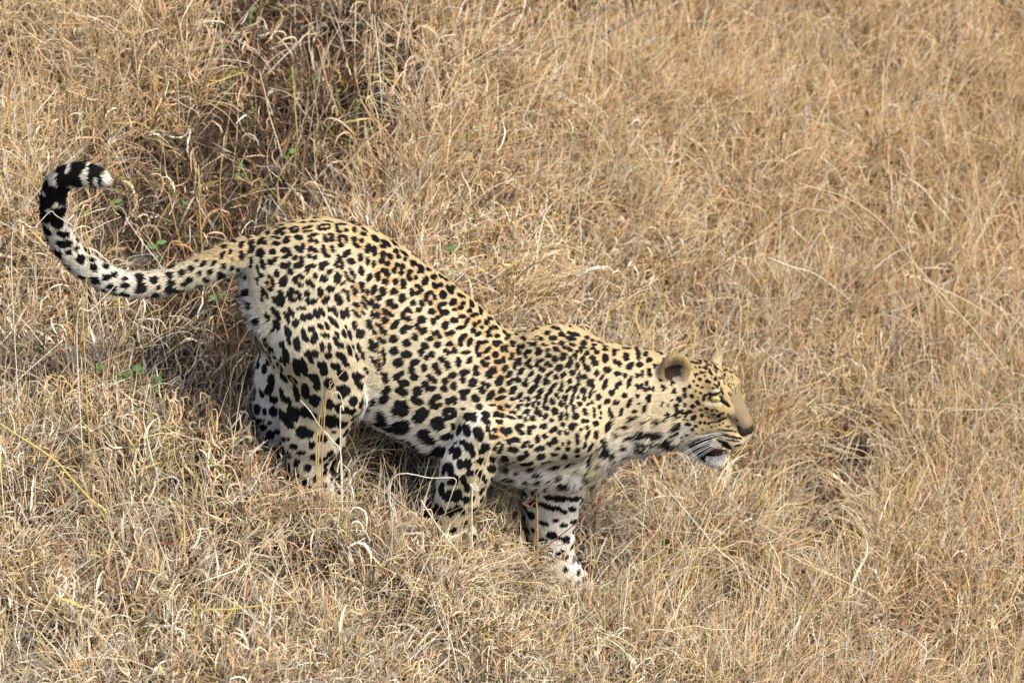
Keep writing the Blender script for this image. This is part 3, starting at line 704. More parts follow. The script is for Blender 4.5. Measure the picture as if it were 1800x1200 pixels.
# tan hearts of the traced rosettes: places with spots on all sides
for i in fi[RNG.permutation(len(fi))[:26000]]:
    if regV[i] not in ('torso', 'haunch', 'hindleg', 'shoulder', 'upperarm') or pxV[i] > 905: continue
    near = ktr.find_range(V[i], 10.4 if pxV[i] < 620 else 12.4)
    if len(near) < 3: continue
    dv = np.array([(np.array(c) - V[i]) for c, _, _ in near]); dl = np.linalg.norm(dv, axis=1)
    if dl.min() < 3.5: continue
    if np.linalg.norm((dv / dl[:, None]).mean(0)) < .40: tans.append((V[i], 3.4))
for i in sites:
    p, n, reg, sp = V[i], vn[i], regV[i], spV[i]
    fl = flowV[i] - n * (flowV[i] @ n); fl /= np.linalg.norm(fl) + 1e-9
    bi = np.cross(n, fl)
    px, py = pxV[i], pyV[i]
    if reg == 'ear' or in_head(np.array([reg]))[0]:
        continue
    if ktr.find(p)[2] < (16 if reg == 'tail' else 17 if sp < 24 else 22): continue
    top, bot = cubic(ST[:, 0], ST[:, 1], np.clip(px, 432, 1225)), cubic(ST[:, 0], ST[:, 2], np.clip(px, 432, 1225))
    fr = (py - top) / max(bot - top, 1)
    if reg in ('torso', 'haunch', 'shoulder', 'upperarm', 'hindleg') and px < 960 and not (reg == 'torso' and fr > 0.86) and not (reg == 'hindleg' and py > 690):
        Rr = sp * 0.44 * random.uniform(0.9, 1.1)
        nb = random.choice([3, 4, 4, 5, 5])
        if px > 900 or reg == 'upperarm': nb = random.choice([1, 2, 3])
        a0 = random.uniform(0, 6.28)
        gap = random.uniform(0.2, 1.0)
        if nb == 1:
            add_blob(p, fl, n, sp * .34, sp * .24); continue
        tans.append((p, Rr * .6))
        for q in range(nb):
            an = a0 + (6.28 - gap) * q / nb + random.uniform(-.15, .15)
            d_ = math.cos(an) * fl + math.sin(an) * bi
            ta = -math.sin(an) * fl + math.cos(an) * bi
            br = Rr * (0.52 if nb < 4 else 0.42) * random.uniform(.85, 1.2)
            add_blob(p + d_ * Rr * .68, ta, n, br * 1.25, br * .85)
    elif reg == 'torso' and fr > 0.86 and px < 960:
        add_blob(p, fl, n, sp * .40, sp * .30)
    elif reg == 'tail':
        if (px < 150 and py < 425) or (px < 210 and py < 400):
            continue
        k_ = random.uniform(.85, 1.25)
        add_blob(p, fl, n, sp * .42 * k_, sp * .33 * k_); tans.append((p + fl * sp * .45, 3.4))
    elif reg in ('foreleg', 'farfore', 'hindleg', 'farhind'):
        ax = bi if reg == 'farfore' else fl
        add_blob(p, ax, n, sp * .45, sp * .31)
    else:       # shoulder in front, neck
        ax = (fl * random.uniform(-.6, .6) + bi); ax = ax / np.linalg.norm(ax)
        if px > 1080 and py > 740: add_blob(p, fl, n, sp * .5, sp * .22)
        else: add_blob(p, ax, n, sp * .36 * random.uniform(.75, 1.25), sp * .24)
# tail bands
for q_, arc0 in enumerate(np.arange(TAIL_ARC[-1] - 16, TAIL_ARC[-1] - 235, -25)):
    c = np.array([np.interp(arc0, TAIL_ARC, tpath[:, i]) for i in range(3)])
    c2 = np.array([np.interp(arc0 - 6, TAIL_ARC, tpath[:, i]) for i in range(3)])
    t_ = c - c2; t_ /= np.linalg.norm(t_)
    u_ = np.cross(t_, [0, 1, 0]); u_ /= np.linalg.norm(u_); v_ = np.cross(t_, u_)
    rr = np.interp(arc0, TAIL_ARC, trad)
    for an in np.arange(0, 6.28, .62):
        if random.random() < (.12 if q_ < 6 else .28): continue
        d_ = math.cos(an) * u_ + math.sin(an) * v_
        ta = -math.sin(an) * u_ + math.cos(an) * v_
        sh = random.uniform(-6, 6)
        if ktr.find(c + d_ * rr)[2] < 16: continue
        add_blob(c + d_ * rr + t_ * sh, ta, d_, 9.5 * random.uniform(.8, 1.3), 10.5 * random.uniform(.7, 1.2))
BP = np.array([b[0] for b in blobs]); B1 = np.array([b[1] for b in blobs]); B2 = np.array([b[2] for b in blobs]); BR = np.array([b[3] for b in blobs])
kd = kdtree.KDTree(len(BP))
for i, p in enumerate(BP): kd.insert(p, i)
kd.balance()
TP = np.array([t[0] for t in tans]); TR = np.array([t[1] for t in tans])
kt = kdtree.KDTree(len(TP))
for i, p in enumerate(TP): kt.insert(p, i)
kt.balance()

def head_local(p):
    q = p - HC
    return q @ hf, q @ hn, q @ ht

GOLD = np.array([0.57, 0.43, 0.225]); CREAM = np.array([0.62, 0.535, 0.36]); WHITE = np.array([0.80, 0.77, 0.70])
TAN = np.array([0.54, 0.33, 0.14]); BLACK = np.array([0.008, 0.0075, 0.008])
MOUTH = [(1212, 783), (1228, 773), (1256, 772), (1280, 777), (1288, 787), (1283, 798), (1270, 802), (1250, 805), (1243, 814), (1228, 804), (1216, 790)]
def in_poly(x, y, poly):
    c = np.zeros(len(x), bool)
    for (x1, y1), (x2, y2) in zip(poly, poly[1:] + poly[:1]):
        c ^= ((y1 > y) != (y2 > y)) & (x < (x2 - x1) * (y - y1) / (y2 - y1 + 1e-9) + x1)
    return c
IN_, IF_, IT_ = img2(hn), img2(hf), img2(ht)
def face_xy(p):                    # facial chart: head-local coordinates folded onto one side
    f, nn, t = head_local(p)
    an = np.abs(nn)
    return 1246 + f * IF_[0] + an * IN_[0] + t * IT_[0], 705 - (f * IF_[1] + an * IN_[1] + t * IT_[1]), an
def coat_colour(p, n, reg):
    N = len(p)
    px, py, w = proj(p)
    f1 = np.stack([np.sin(p[:, 1] * .31 + p[:, 2] * .23 + 1.3) + np.sin(p[:, 2] * .71 - p[:, 0] * .2), np.sin(p[:, 0] * .29 + p[:, 2] * .33) + np.sin(p[:, 0] * .67 + 2),
                   np.sin(p[:, 0] * .33 - p[:, 1] * .27 + .5) + np.sin(p[:, 0] * .63 + p[:, 1] * .4)], 1)
    hd = in_head(reg) | (reg == 'ear')
    pw = p + f1 * np.where(hd, 0.1, 0.3)[:, None] + RNG.normal(0, .35, p.shape) * np.where(hd, .5, 1)[:, None]
    xs = np.clip(px, 432, 1225)
    top, bot = cubic(ST[:, 0], ST[:, 1], xs), cubic(ST[:, 0], ST[:, 2], xs)
    fr = (py - top) / np.maximum(bot - top, 1)
    under = np.clip(-n[:, 2], 0, 1)
    g = smooth(0.0, 0.30, fr)
    base = GOLD * (1 - g)[:, None] + CREAM * g[:, None]
    fw = smooth(880, 1040, px) * (fr < 1.2)
    base = base * (1 - .35 * fw[:, None]) + GOLD * (.35 * fw[:, None])
    wh = np.maximum(smooth(.80, 1.0, fr) * np.isin(reg, ['torso', 'shoulder', 'head', 'jaw']) * .85, under * .4)
    wh = np.maximum(wh, smooth(480, 445, px) * smooth(480, 560, py) * .25)
    leg = np.isin(reg, ['hindleg', 'farhind'])
    wh = np.where(leg, np.maximum(smooth(700, 860, py) * .4, smooth(520, 470, px) * .8), wh)
    wh = np.where(reg == 'farhind', .85, wh)
    wh = np.where(reg == 'farfore', smooth(815, 900, py) * .95, wh)
    wh = np.where(reg == 'foreleg', np.clip(smooth(25, -10, px - (828 - (py - 760) * .45)), 0, 1) * .85, wh)
    tl = reg == 'tail'
    wh = np.where(tl, np.maximum(smooth(330, 180, px) * .75, under * .8), wh)
    wh = np.where(np.isin(reg, ['torso', 'shoulder']) & (px > 1030), smooth(730, 800, py) * .7 * smooth(1030, 1080, px), wh)
    wh = np.clip(wh, 0, 1)
    base = base * (1 - wh[:, None]) + WHITE * wh[:, None]
    # head
    f, nn, t = head_local(p)
    mx_, my_, an = face_xy(p)
    hcol = np.tile(np.array([0.50, 0.36, 0.175]), (N, 1))
    q = smooth(0, 1, np.clip((my_ - 735) / 40, 0, 1)) * smooth(1300, 1240, mx_) * .35
    hcol = hcol * (1 - q[:, None]) + CREAM * q[:, None]
    br = np.isin(reg, ['bridge', 'muzzle']) & (my_ > 688) & (my_ < 754) & (an < 18) & (mx_ > 1262)
    hcol = np.where(br[:, None], np.array([0.30, 0.225, 0.125]), hcol)
    bl = (smooth(1232, 1188, mx_) * (my_ > 600))[:, None]
    hcol = hcol * (1 - bl) + base * bl
    lowj = smooth(785, 797, my_ + (1240 - mx_) * .15) * smooth(1200, 1240, mx_)
    hcol = hcol * (1 - lowj[:, None]) + WHITE * lowj[:, None]
    pale = (an > 12) & ((((mx_ - 1254) / 12)**2 + ((my_ - 686) / 3.5)**2 < 1) | (((mx_ - 1257) / 18)**2 + ((my_ - 709) / 4)**2 < 1))
    hcol = np.where(pale[:, None], CREAM, hcol)
    pad = (reg == 'muzzle') & (my_ > 764) & (my_ < 790) & (mx_ > 1258)
    hcol = np.where(pad[:, None], np.array([0.66, 0.52, 0.32]), hcol)
    base = np.where(hd[:, None], hcol, base)
    black = np.zeros(N); tanf = np.zeros(N)
    fn_, ft = kd.find_n, kt.find
    for i in range(N):
        v = pw[i]; hit = 0.0
        for co, j, dd in fn_(v, 7):
            if dd > 24: break
            if dd > BR[j] * 1.6: continue
            dv = v - BP[j]
            q1 = dv @ B1[j]; q2 = dv @ B2[j]
            hit += math.exp(-3.4 * (q1 * q1 + q2 * q2 - 1))
            if hit >= 1: break
        if hit >= 1: black[i] = 1
        else:
            co, j, dd = ft(v)
            if dd < TR[j]: tanf[i] = 1
    tanf = tanf * (~hd) * np.where(wh > .5, .25, .9)
    base = base * (1 - tanf[:, None]) + TAN * tanf[:, None]
    # mouth: dark lips and inside
    mo = in_head(reg) & in_poly(mx_, my_, MOUTH) & (an < 48)
    black[mo] = 1
    inner = in_head(reg) & (np.linalg.norm((p - MC) @ MA.T / np.array([47, 29, 11]), axis=1) < 1)
    black[inner] = 1
    chin = (reg == 'jaw') & (my_ > 803) & (mx_ > 1244)
    black[chin] = (RNG.random(chin.sum()) < .12)
    base[chin] = WHITE * np.array([.95, .92, .88])
    # muzzle front pads under the nose stay free of black except the whisker rows
    e = reg == 'ear'
    if e.any():
        black[e] = 0
        for (c, sg), A in zip(EARS, EAX):
            q = p - c
            near = e & (np.linalg.norm(q, axis=1) < 60)
            cup = np.linalg.norm((q - A[0] * 14 - A[2] * 2) @ A.T / np.array([21.5, 22.5, 29.5]), axis=1) < 1
            hh = q @ A[2]
            base[near] = np.array([0.50, 0.36, 0.18])
            inn = near & cup
            lx = px - proj(c[None])[0][0] + RNG.normal(0, 3, N)
            dk = (lx < 13) & (hh < 17) if sg == 1 else (hh < -100)
            base[inn] = np.where(dk[inn][:, None], np.array([0.06, 0.045, 0.035]), np.array([0.55, 0.42, 0.25]) if sg == 1 else np.array([0.72, 0.62, 0.46]))
            low = inn & (hh < -12) & (lx > -4); base[low] = np.array([0.42, 0.36, 0.27])
            bk = near & ((n @ A[0]) < -.1)
            base[bk] = np.where((hh[bk] > 16)[:, None], np.array([0.55, 0.43, 0.27]), np.array([0.07, 0.055, 0.045]))
    col = base * (1 - black[:, None]) + BLACK * black[:, None]
    return col, black

cV, _ = coat_colour(V, vn, regV)
ORIG = np.array([0.0, 0.0, -0.50])
leo = new_mesh('leopard', to_world(V), quads, M_COAT, origin=ORIG)
at = leo.data.attributes.new('tint', 'FLOAT_COLOR', 'POINT')
at.data.foreach_set('color', np.concatenate([cV * .8, np.ones((len(V), 1))], 1).astype(np.float32).ravel())
tag(leo, 'spotted leopard striding down the grassy bank with tail curled up and mouth slightly open', 'leopard')

# ---- fur
def curves_object(name, pts, rad, col, mat, parent=None, lie=None, origin=(0, 0, 0)):
    N, K, _ = pts.shape
    hc = bpy.data.hair_curves.new(name)
    hc.add_curves([K] * N)
    hc.attributes['position'].data.foreach_set('vector', (pts - np.asarray(origin)).astype(np.float32).ravel())
    ra = hc.attributes.get('radius') or hc.attributes.new('radius', 'FLOAT', 'POINT')
    ra.data.foreach_set('value', rad.astype(np.float32).ravel())
    ca = hc.attributes.new('tint', 'FLOAT_COLOR', 'CURVE')
    ca.data.foreach_set('color', np.concatenate([col, np.ones((N, 1))], 1).astype(np.float32).ravel())
    if lie is not None:
        la = hc.attributes.new('lie', 'FLOAT_VECTOR', 'CURVE')
        la.data.foreach_set('vector', lie.astype(np.float32).ravel())
    hc.materials.append(mat)
    o = bpy.data.objects.new(name, hc)
    COL.objects.link(o)
    if parent: o.parent = parent
    else: o.location = origin
    return o

NF = 420000
dens = np.ones(len(T))
rT = regV[T[:, 0]]
dens[in_head(rT) | (rT == 'ear')] = 3.2
dens = np.where(in_head(rT), np.interp(pxV[T[:, 0]], [1145, 1225], [1, 3.2]), dens)
pr = area * dens; pr /= pr.sum()
ti = RNG.choice(len(T), NF, p=pr)
u = RNG.random((NF, 2)); fl_ = u.sum(1) > 1; u[fl_] = 1 - u[fl_]
b0 = 1 - u.sum(1)
Tt = T[ti]
def bary(A): return A[Tt[:, 0]] * b0[:, None] + A[Tt[:, 1]] * u[:, :1] + A[Tt[:, 2]] * u[:, 1:]
rp, rn, rf_ = bary(V), bary(vn), bary(flowV)
rn /= np.linalg.norm(rn, axis=1)[:, None]
reg = regV[Tt[:, 0]]
rf_ = rf_ - rn * (rf_ * rn).sum(1)[:, None]; rf_ /= np.linalg.norm(rf_, axis=1)[:, None] + 1e-6
px, py, _ = proj(rp)
xs = np.clip(px, 432, 1225)
fr = (py - cubic(ST[:, 0], ST[:, 1], xs)) / (cubic(ST[:, 0], ST[:, 2], xs) - cubic(ST[:, 0], ST[:, 1], xs))
ln = np.full(NF, 7.5)
ln = np.where((reg == 'torso') & (fr > .8), 10 + 14 * smooth(.8, 1.0, fr), ln)
ln = np.where((reg == 'torso') & (px > 1060) & (py > 730), 20, ln)
ln = np.where(reg == 'tail', np.interp(px, [150, 420], [12, 9]), ln)
ln = np.where(in_head(reg), 5.5, ln)
ln = np.where(reg == 'head', np.interp(px, [1150, 1225], [8, 5.5]), ln)
ln = np.where(np.isin(reg, ['muzzle', 'bridge']), 3.2, ln)
ln = np.where(reg == 'jaw', 6, ln)
ln = np.where(reg == 'ear', 9, ln)
ln *= RNG.uniform(.7, 1.25, NF)
colr, blk = coat_colour(rp + rf_ * (ln * .5)[:, None], rn, reg)
lift = np.where(reg == 'tail', .55, np.where(in_head(reg), .22, .24)) * RNG.uniform(.6, 1.4, NF)
lift = np.where((reg == 'torso') & (fr > .85), .45, lift)
jit = RNG.normal(0, .09, (NF, 3))
d0 = rf_ + rn * (lift[:, None] * 1.8) + jit
d0 /= np.linalg.norm(d0, axis=1)[:, None]
d1 = rf_ + rn * (lift[:, None] * .5) + jit * 1.3; d1[:, 2] -= .15
d1 /= np.linalg.norm(d1, axis=1)[:, None]
K = 4
pts = np.zeros((NF, K, 3)); pts[:, 0] = rp - rn * .8
for k in range(1, K):
    t_ = (k - .5) / (K - 1)
    pts[:, k] = pts[:, k - 1] + (d0 * (1 - t_) + d1 * t_) * (ln / (K - 1))[:, None]
rad = np.array([.62, .55, .40, .12])[None] * np.where(in_head(reg), np.interp(px, [1145, 1225], [1, .6]), 1)[:, None] * RNG.uniform(.8, 1.2, (NF, 1)) / S
colr = colr * RNG.uniform(.76, 1.2, (NF, 1)) * (.80 + .40 * fnoise(rp[:, 0] / 14 + rp[:, 1] / 31, rp[:, 2] / 14, 8))[:, None]
lie = to_world(rn) - to_world(np.zeros(3))
lie /= np.linalg.norm(lie, axis=1)[:, None]
fur = curves_object('fur', to_world(pts), rad, colr, M_FUR, leo, lie, ORIG)
tag(fur, kind='stuff')

# ---- eyes, nose, tongue, teeth, whiskers
def ball(c, A, rad, seg=20, ring=14):
    vs_, fs_ = [], []
    for i in range(ring + 1):
        th = math.pi * i / ring
        for j in range(seg):
            ph = 2 * math.pi * j / seg
            vs_.append(c + A[0] * rad[0] * math.cos(th) + (A[1] * rad[1] * math.cos(ph) + A[2] * rad[2] * math.sin(ph)) * math.sin(th))
    for i in range(ring):
        for j in range(seg):
            fs_.append([i * seg + j, i * seg + (j + 1) % seg, (i + 1) * seg + (j + 1) % seg, (i + 1) * seg + j])
    return [tuple(to_world(v)) for v in vs_], fs_
M_EYE = mat_plain('eye_amber', (0.50, 0.38, 0.11), .15, .5, coat=1.0)
M_PUP = mat_plain('pupil_black', (0.004, 0.004, 0.004), .1, .5, coat=1.0)
M_NOSE = mat_plain('nose_leather', (0.02, 0.014, 0.012), .6, .2, .4, 400)
M_PINK = mat_plain('mouth_pink', (0.16, 0.045, 0.04), .4, .4)
M_TOOTH = mat_plain('tooth_ivory', (0.75, 0.70, 0.55), .3, .5)
M_WHISK = mat_plain('whisker_white', (0.85, 0.84, 0.82), .4, .4)
for c, sg in zip(both(1258, 697, 30), (1, -1)):
    ax = hf * .55 + hn * sg * .82; ax /= np.linalg.norm(ax)
    e2 = np.cross(ht, ax); e2 /= np.linalg.norm(e2); e3 = np.cross(ax, e2)
    A = np.stack([ax, e2, e3])
    c = c + ax * 1.6
    v, f = ball(c, A, (9, 10.5, 8.2))
    ey = new_mesh('eye', v, f, M_EYE, leo, origin=ORIG)
    v, f = ball(c + ax * 7.6, A, (1.9, 2.3, 2.3), 12, 8)
    new_mesh('pupil', v, f, M_PUP, ey, origin=ORIG).location = (0, 0, 0)
for c, sg in zip(both(1258, 697, 30), (1, -1)):
    ax = hf * .55 + hn * sg * .82; ax /= np.linalg.norm(ax)
    e2 = np.cross(ht, ax); e2 /= np.linalg.norm(e2); e3 = np.cross(ax, e2)
    c = c + ax * 1.2; ring = []
    for q in range(17):
        an = 6.2832 * q / 16
        sq = 1 + .35 * max(0, math.cos(an))**6 + .2 * max(0, -math.cos(an))**6
        ring.append(to_world(c + ax * (4.6 - 1.6 * abs(math.cos(an))) + e2 * 8.8 * math.cos(an) * sq + e3 * (6.2 * math.sin(an) + 1.2 * math.cos(an) * (1 if (e2 @ hf) < 0 else -1))))
    v, f = tube(ring, 2.1 / S, 8)
    new_mesh('eyelid', v, f, M_NOSE, leo, origin=ORIG)
v1, f1 = ball(Hi(1316, 755, 0), HA, (9, 12, 9))
v2, f2 = ball(both(1305, 758, 9)[0], HA, (11, 8, 9))
v3, f3 = ball(both(1305, 758, 9)[1], HA, (11, 8, 9))
new_mesh('nose', *merge([(v1, f1), (v2, f2), (v3, f3)]), M_NOSE, leo, origin=ORIG)
v, f = ball(MC - MA[2] * 7 + MA[0] * 2, MA, (20, 10, 3))
new_mesh('tongue', v, f, M_PINK, leo, origin=ORIG)
for c in both(1281, 788, 11):
    v, f = tube([to_world(c), to_world(c - ht * 6), to_world(c - ht * 11 - hf * 2)], [2.6 / S, 1.8 / S, .4 / S], 8)
    new_mesh('tooth', v, f, M_TOOTH, leo, origin=ORIG)
for c in both(1274, 800, 9):
    v, f = tube([to_world(c), to_world(c + ht * 5), to_world(c + ht * 9)], [2.2 / S, 1.6 / S, .4 / S], 8)
    new_mesh('tooth', v, f, M_TOOTH, leo, origin=ORIG)
for r_, (yy) in enumerate((760, 766, 773, 778)):
    for k in range(5):
        x0 = 1262 + k * 6 - r_ * 2
        for c, sg in zip(both(x0, yy + (x0 - 1270) * .12, 24), (1, -1)):
            dirn = -hf * random.uniform(.8, 1.0) + hn * sg * random.uniform(.25, .55) - ht * (.10 + .16 * r_ + random.uniform(-.08, .1))
            dirn /= np.linalg.norm(dirn)
            ll = random.uniform(55, 105)
            path = [to_world(c + dirn * ll * q - ht * ll * .42 * q * q) for q in (0, .25, .5, .75, 1)]
            v, f = tube(path, [.48 / S, .42 / S, .34 / S, .24 / S, .1 / S], 5)
            new_mesh('whisker', v, f, M_WHISK, leo, origin=ORIG)

# ------------------------------------------------------------------ where the leopard hides the bank (used so no blade grows through it)
CW = 6
def cellxy(px, py): return np.clip((px / CW).astype(int) + 20, 0, 339), np.clip((py / CW).astype(int) + 20, 0, 239)
wf = np.full((340, 240), -1e9); wb = np.full((340, 240), 1e9)
cx, cy = cellxy(pxV, pyV)
np.maximum.at(wf, (cx, cy), wV + 14); np.minimum.at(wb, (cx, cy), wV - 10)
def allowed(px, py):
    # places where grass in front of paws and ankles hides them in the photograph
    m = (px < 650) & (py > 785)
    m |= (px < 505) & (py > 770)
    m |= (px > 640) & (px < 880) & (py > 888)
    m |= (px >= 880) & (py > 950)
    return m
def blade_ok(pts, keep=0.0):
    px, py, w = proj(pts)
    cx, cy = cellxy(px, py)
    F, B = wf[cx, cy], wb[cx, cy]
    hit = (F > -1e8) & (w > B)
    front = w > F
    al = allowed(px, py)
    bad = hit & ~(front & (al | (RNG.random(px.shape[0]) < keep)[:, None]))
    return ~bad.any(1)

# ------------------------------------------------------------------ grass
def grow(x, s, z, length, lean, az, droop, curl, K, wob=.12, curl_end=0.0):
    """blades as polylines: lean from vertical, azimuth, droop (extra lean by the tip), curl (azimuth change)"""
    N = len(x)
    pts = np.zeros((N, K, 3)); pts[:, 0] = np.stack([x, s, z], 1)
    st = length / (K - 1)
    for k in range(1, K):
        t = (k - .5) / (K - 1)
        th = lean + droop * t + curl_end * t**3
        ph = az + curl * t
        d = np.stack([np.sin(th) * np.cos(ph), np.sin(th) * np.sin(ph), np.cos(th)], 1) + RNG.normal(0, wob, (N, 3))
        pts[:, k] = pts[:, k - 1] + d * st[:, None]
    return pts

PAL = {'straw': (0.74, 0.565, 0.34), 'pale': (0.84, 0.76, 0.59), 'tan': (0.62, 0.42, 0.245), 'orange': (0.58, 0.335, 0.155), 'grey': (0.46, 0.40, 0.31),
       'brown': (0.17, 0.10, 0.052), 'green': (0.24, 0.29, 0.07), 'red': (0.28, 0.07, 0.04), 'yellow': (0.60, 0.47, 0.15)}
PN = list(PAL); PC = np.array([PAL[k] for k in PN])
def tint(px, py, mode):
    N = len(px)
    warm = np.clip(smooth(900, 100, py) * .8 + smooth(1000, 1600, px) * .5, 0, 1)
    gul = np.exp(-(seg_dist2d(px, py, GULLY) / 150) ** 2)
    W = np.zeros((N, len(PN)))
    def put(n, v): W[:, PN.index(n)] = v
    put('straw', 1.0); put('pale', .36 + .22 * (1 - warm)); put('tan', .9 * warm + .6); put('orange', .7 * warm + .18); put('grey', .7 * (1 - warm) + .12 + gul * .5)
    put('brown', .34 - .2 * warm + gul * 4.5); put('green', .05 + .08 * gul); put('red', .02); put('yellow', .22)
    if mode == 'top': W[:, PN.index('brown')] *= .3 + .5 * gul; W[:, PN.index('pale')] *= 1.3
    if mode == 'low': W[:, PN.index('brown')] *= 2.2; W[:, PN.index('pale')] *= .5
    nz = fnoise(px / 90, py / 90, 77)
    W[:, PN.index('orange')] *= .5 + 1.3 * nz; W[:, PN.index('pale')] *= 1.6 - 1.2 * nz
    c = np.cumsum(W, 1); c /= c[:, -1:]
    i = (RNG.random((N, 1)) > c).sum(1)
    return PC[i] * RNG.uniform(.75, 1.2, (N, 1))

def scatter(n, dens=None):
    xs_, ss_ = [], []
    tot = 0
    while tot < n:
        x = RNG.uniform(-260, 2060, n); s = RNG.uniform(-2200, 760, n)
        z = ground_z(x, s)
        px, py, w = proj(np.stack([x, s, z], 1))
        m = (px > -90) & (px < 1890) & (py > -110) & (py < 1330)
        if dens is not None: m &= RNG.random(n) < dens(px, py, x, s)
        xs_.append(x[m]); ss_.append(s[m]); tot += m.sum()
    x = np.concatenate(xs_)[:n]; s = np.concatenate(ss_)[:n]
    z = ground_z(x, s)
    px, py, w = proj(np.stack([x, s, z], 1))
    return x, s, z, px, py

def gdist(px, py): return np.exp(-(seg_dist2d(px, py, GULLY) / 75) ** 2)
def tuft(x, s, sc=38, seed=21): return fnoise(x / sc, s / (sc * 1.15), seed)

def emit(name, label, pts, r, col, mat=M_GRASS, keep=0.0, prof=None):
    ok = blade_ok(pts, keep)
    pts, r, col = pts[ok], r[ok], col[ok]
    K = pts.shape[1]
    pf = np.linspace(1, .25, K) if prof is None else prof
    o = curves_object(name, to_world(pts), r[:, None] * pf[None] / S, col, mat)
    tag(o, label, 'grass', kind='stuff')
    return o

GULLY_SIDE = [(560, 110), (690, 190), (600, 290), (470, 330)]
def gd(px, py):
    g = 1.8 * np.exp(-(seg_dist2d(px, py + 5, GULLY) / 150) ** 2) + 1.2 * np.exp(-(seg_dist2d(px, py + 20, GULLY_SIDE) / 95) ** 2)
    g = g + .95 * np.exp(-(seg_dist2d(px, py + 10, [(215, 385), (300, 430), (400, 500), (290, 545)]) / 75) ** 2) + .8 * np.exp(-(seg_dist2d(px, py, [(940, 20), (1030, 40), (1130, 70)]) / 45) ** 2)
    for hx, hy, hr, hd in HOLES:
        g = g + .034 * hd * np.exp(-((px - hx) ** 2 + (py + 15 - hy) ** 2) / (hr * .85) ** 2)
    return np.clip(g * (.75 + .5 * fnoise(px / 40, py / 40, 66)), 0, 1)
# thatch: decayed layer at the bottom, its colour darkened to deepen the gap shade
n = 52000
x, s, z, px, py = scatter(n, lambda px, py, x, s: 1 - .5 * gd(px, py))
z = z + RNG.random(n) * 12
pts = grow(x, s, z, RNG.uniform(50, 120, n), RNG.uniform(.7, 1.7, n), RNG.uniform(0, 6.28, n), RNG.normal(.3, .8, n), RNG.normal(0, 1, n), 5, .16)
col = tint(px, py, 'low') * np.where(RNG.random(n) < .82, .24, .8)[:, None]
emit('grass_thatch', 'decayed thatch under the dry grass, darkened to paint in the shade of the gaps', pts, RNG.uniform(1.0, 2.0, n), col)

def tufts(nt, per, rad, dens, out=1.0):
    """blades gathered in tussocks: positions, outward direction and per tussock random numbers"""
    tx, ts, tz, tpx, tpy = scatter(nt, dens)
    cnt = np.maximum(3, RNG.poisson(per, nt))
    tid = np.repeat(np.arange(nt), cnt); n = len(tid)
    rr = rad * RNG.uniform(.6, 1.5, nt)[tid]
    dx, dy = RNG.normal(0, 1, n) * rr, RNG.normal(0, 1, n) * rr
    x, s = tx[tid] + dx, ts[tid] + dy
    z = ground_z(x, s)
    u1, u2, u3 = RNG.random(nt)[tid], RNG.random(nt)[tid], RNG.random(nt)[tid]
    maz = 6.28 * fnoise(tx / 160, ts / 160, 91)[tid] * 2 + (u1 - .5) * 3.0
    vx = dx / rad * .8 * out + np.cos(maz) * 1.0 + RNG.normal(0, .55, n)
    vy = dy / rad * .8 * out + np.sin(maz) * 1.0 + RNG.normal(0, .55, n)
    az = np.arctan2(vy, vx); pull = np.hypot(vx, vy)
    _, _, _ = u1, u2, u3
    px, py, w = proj(np.stack([x, s, z], 1))
    return n, x, s, z, px, py, az, pull, u1, u2, u3
def tcol(px, py, mode, u2, u3):
    c = tint(px, py, mode) * (.72 + .5 * u2)[:, None]
    c[:, 2] *= .85 + .3 * u3; c[:, 0] *= .96 + .06 * (1 - u3)
    return c
# matted layer in tussocks
n, x, s, z, px, py, az, pull, u1, u2, u3 = tufts(4300, 17, 13, lambda px, py, x, s: np.clip(2.4 * (tuft(x, s, 60) - .34), .03, 1) * (1 - .9 * gd(px, py)))
up = np.clip(smooth(1000, 1400, px) + smooth(420, 150, py), 0, 1)
lay = RNG.random(n)
z = z + lay * 34 * u1
pts = grow(x, s, z, RNG.uniform(50, 125, n) * (1 + .3 * up), np.clip(.25 + .42 * pull, .1, 1.5) * (1 - .35 * up), az, RNG.normal(.7, .6, n), RNG.normal(0, .8, n), 6, .13)
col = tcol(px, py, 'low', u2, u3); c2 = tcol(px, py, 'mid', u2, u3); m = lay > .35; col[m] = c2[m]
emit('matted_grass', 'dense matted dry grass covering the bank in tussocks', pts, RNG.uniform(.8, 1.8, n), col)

# upright grass in tussocks, thick on the upper slope and at the right
def dup(px, py, x, s):
    a = np.clip(smooth(1020, 1300, px) + smooth(520, 250, py) * (1 - .5 * smooth(600, 200, px)) + .12, 0, 1)
    return a * np.clip(2.2 * (tuft(x, s, 70, 31) - .34), .02, 1) * (1 - .97 * gd(px, py))
n, x, s, z, px, py, az, pull, u1, u2, u3 = tufts(1650, 24, 12, dup)
pts = grow(x, s, z, RNG.uniform(65, 165, n) * (.6 + .8 * u1), np.clip(.04 + .17 * pull + RNG.normal(0, .12, n), 0, .9), az, np.abs(RNG.normal(.8, .7, n)) * (.6 + .9 * u3), RNG.normal(0, 1.1, n), 8, .13, RNG.choice([-1, 1], n) * RNG.uniform(0, 2.2, n) * (RNG.random(n) < .45))
emit('tall_grass', 'upright tan dry grass on the upper and right slope', pts, RNG.uniform(.8, 1.7, n), tcol(px, py, 'mid', u2, u3))

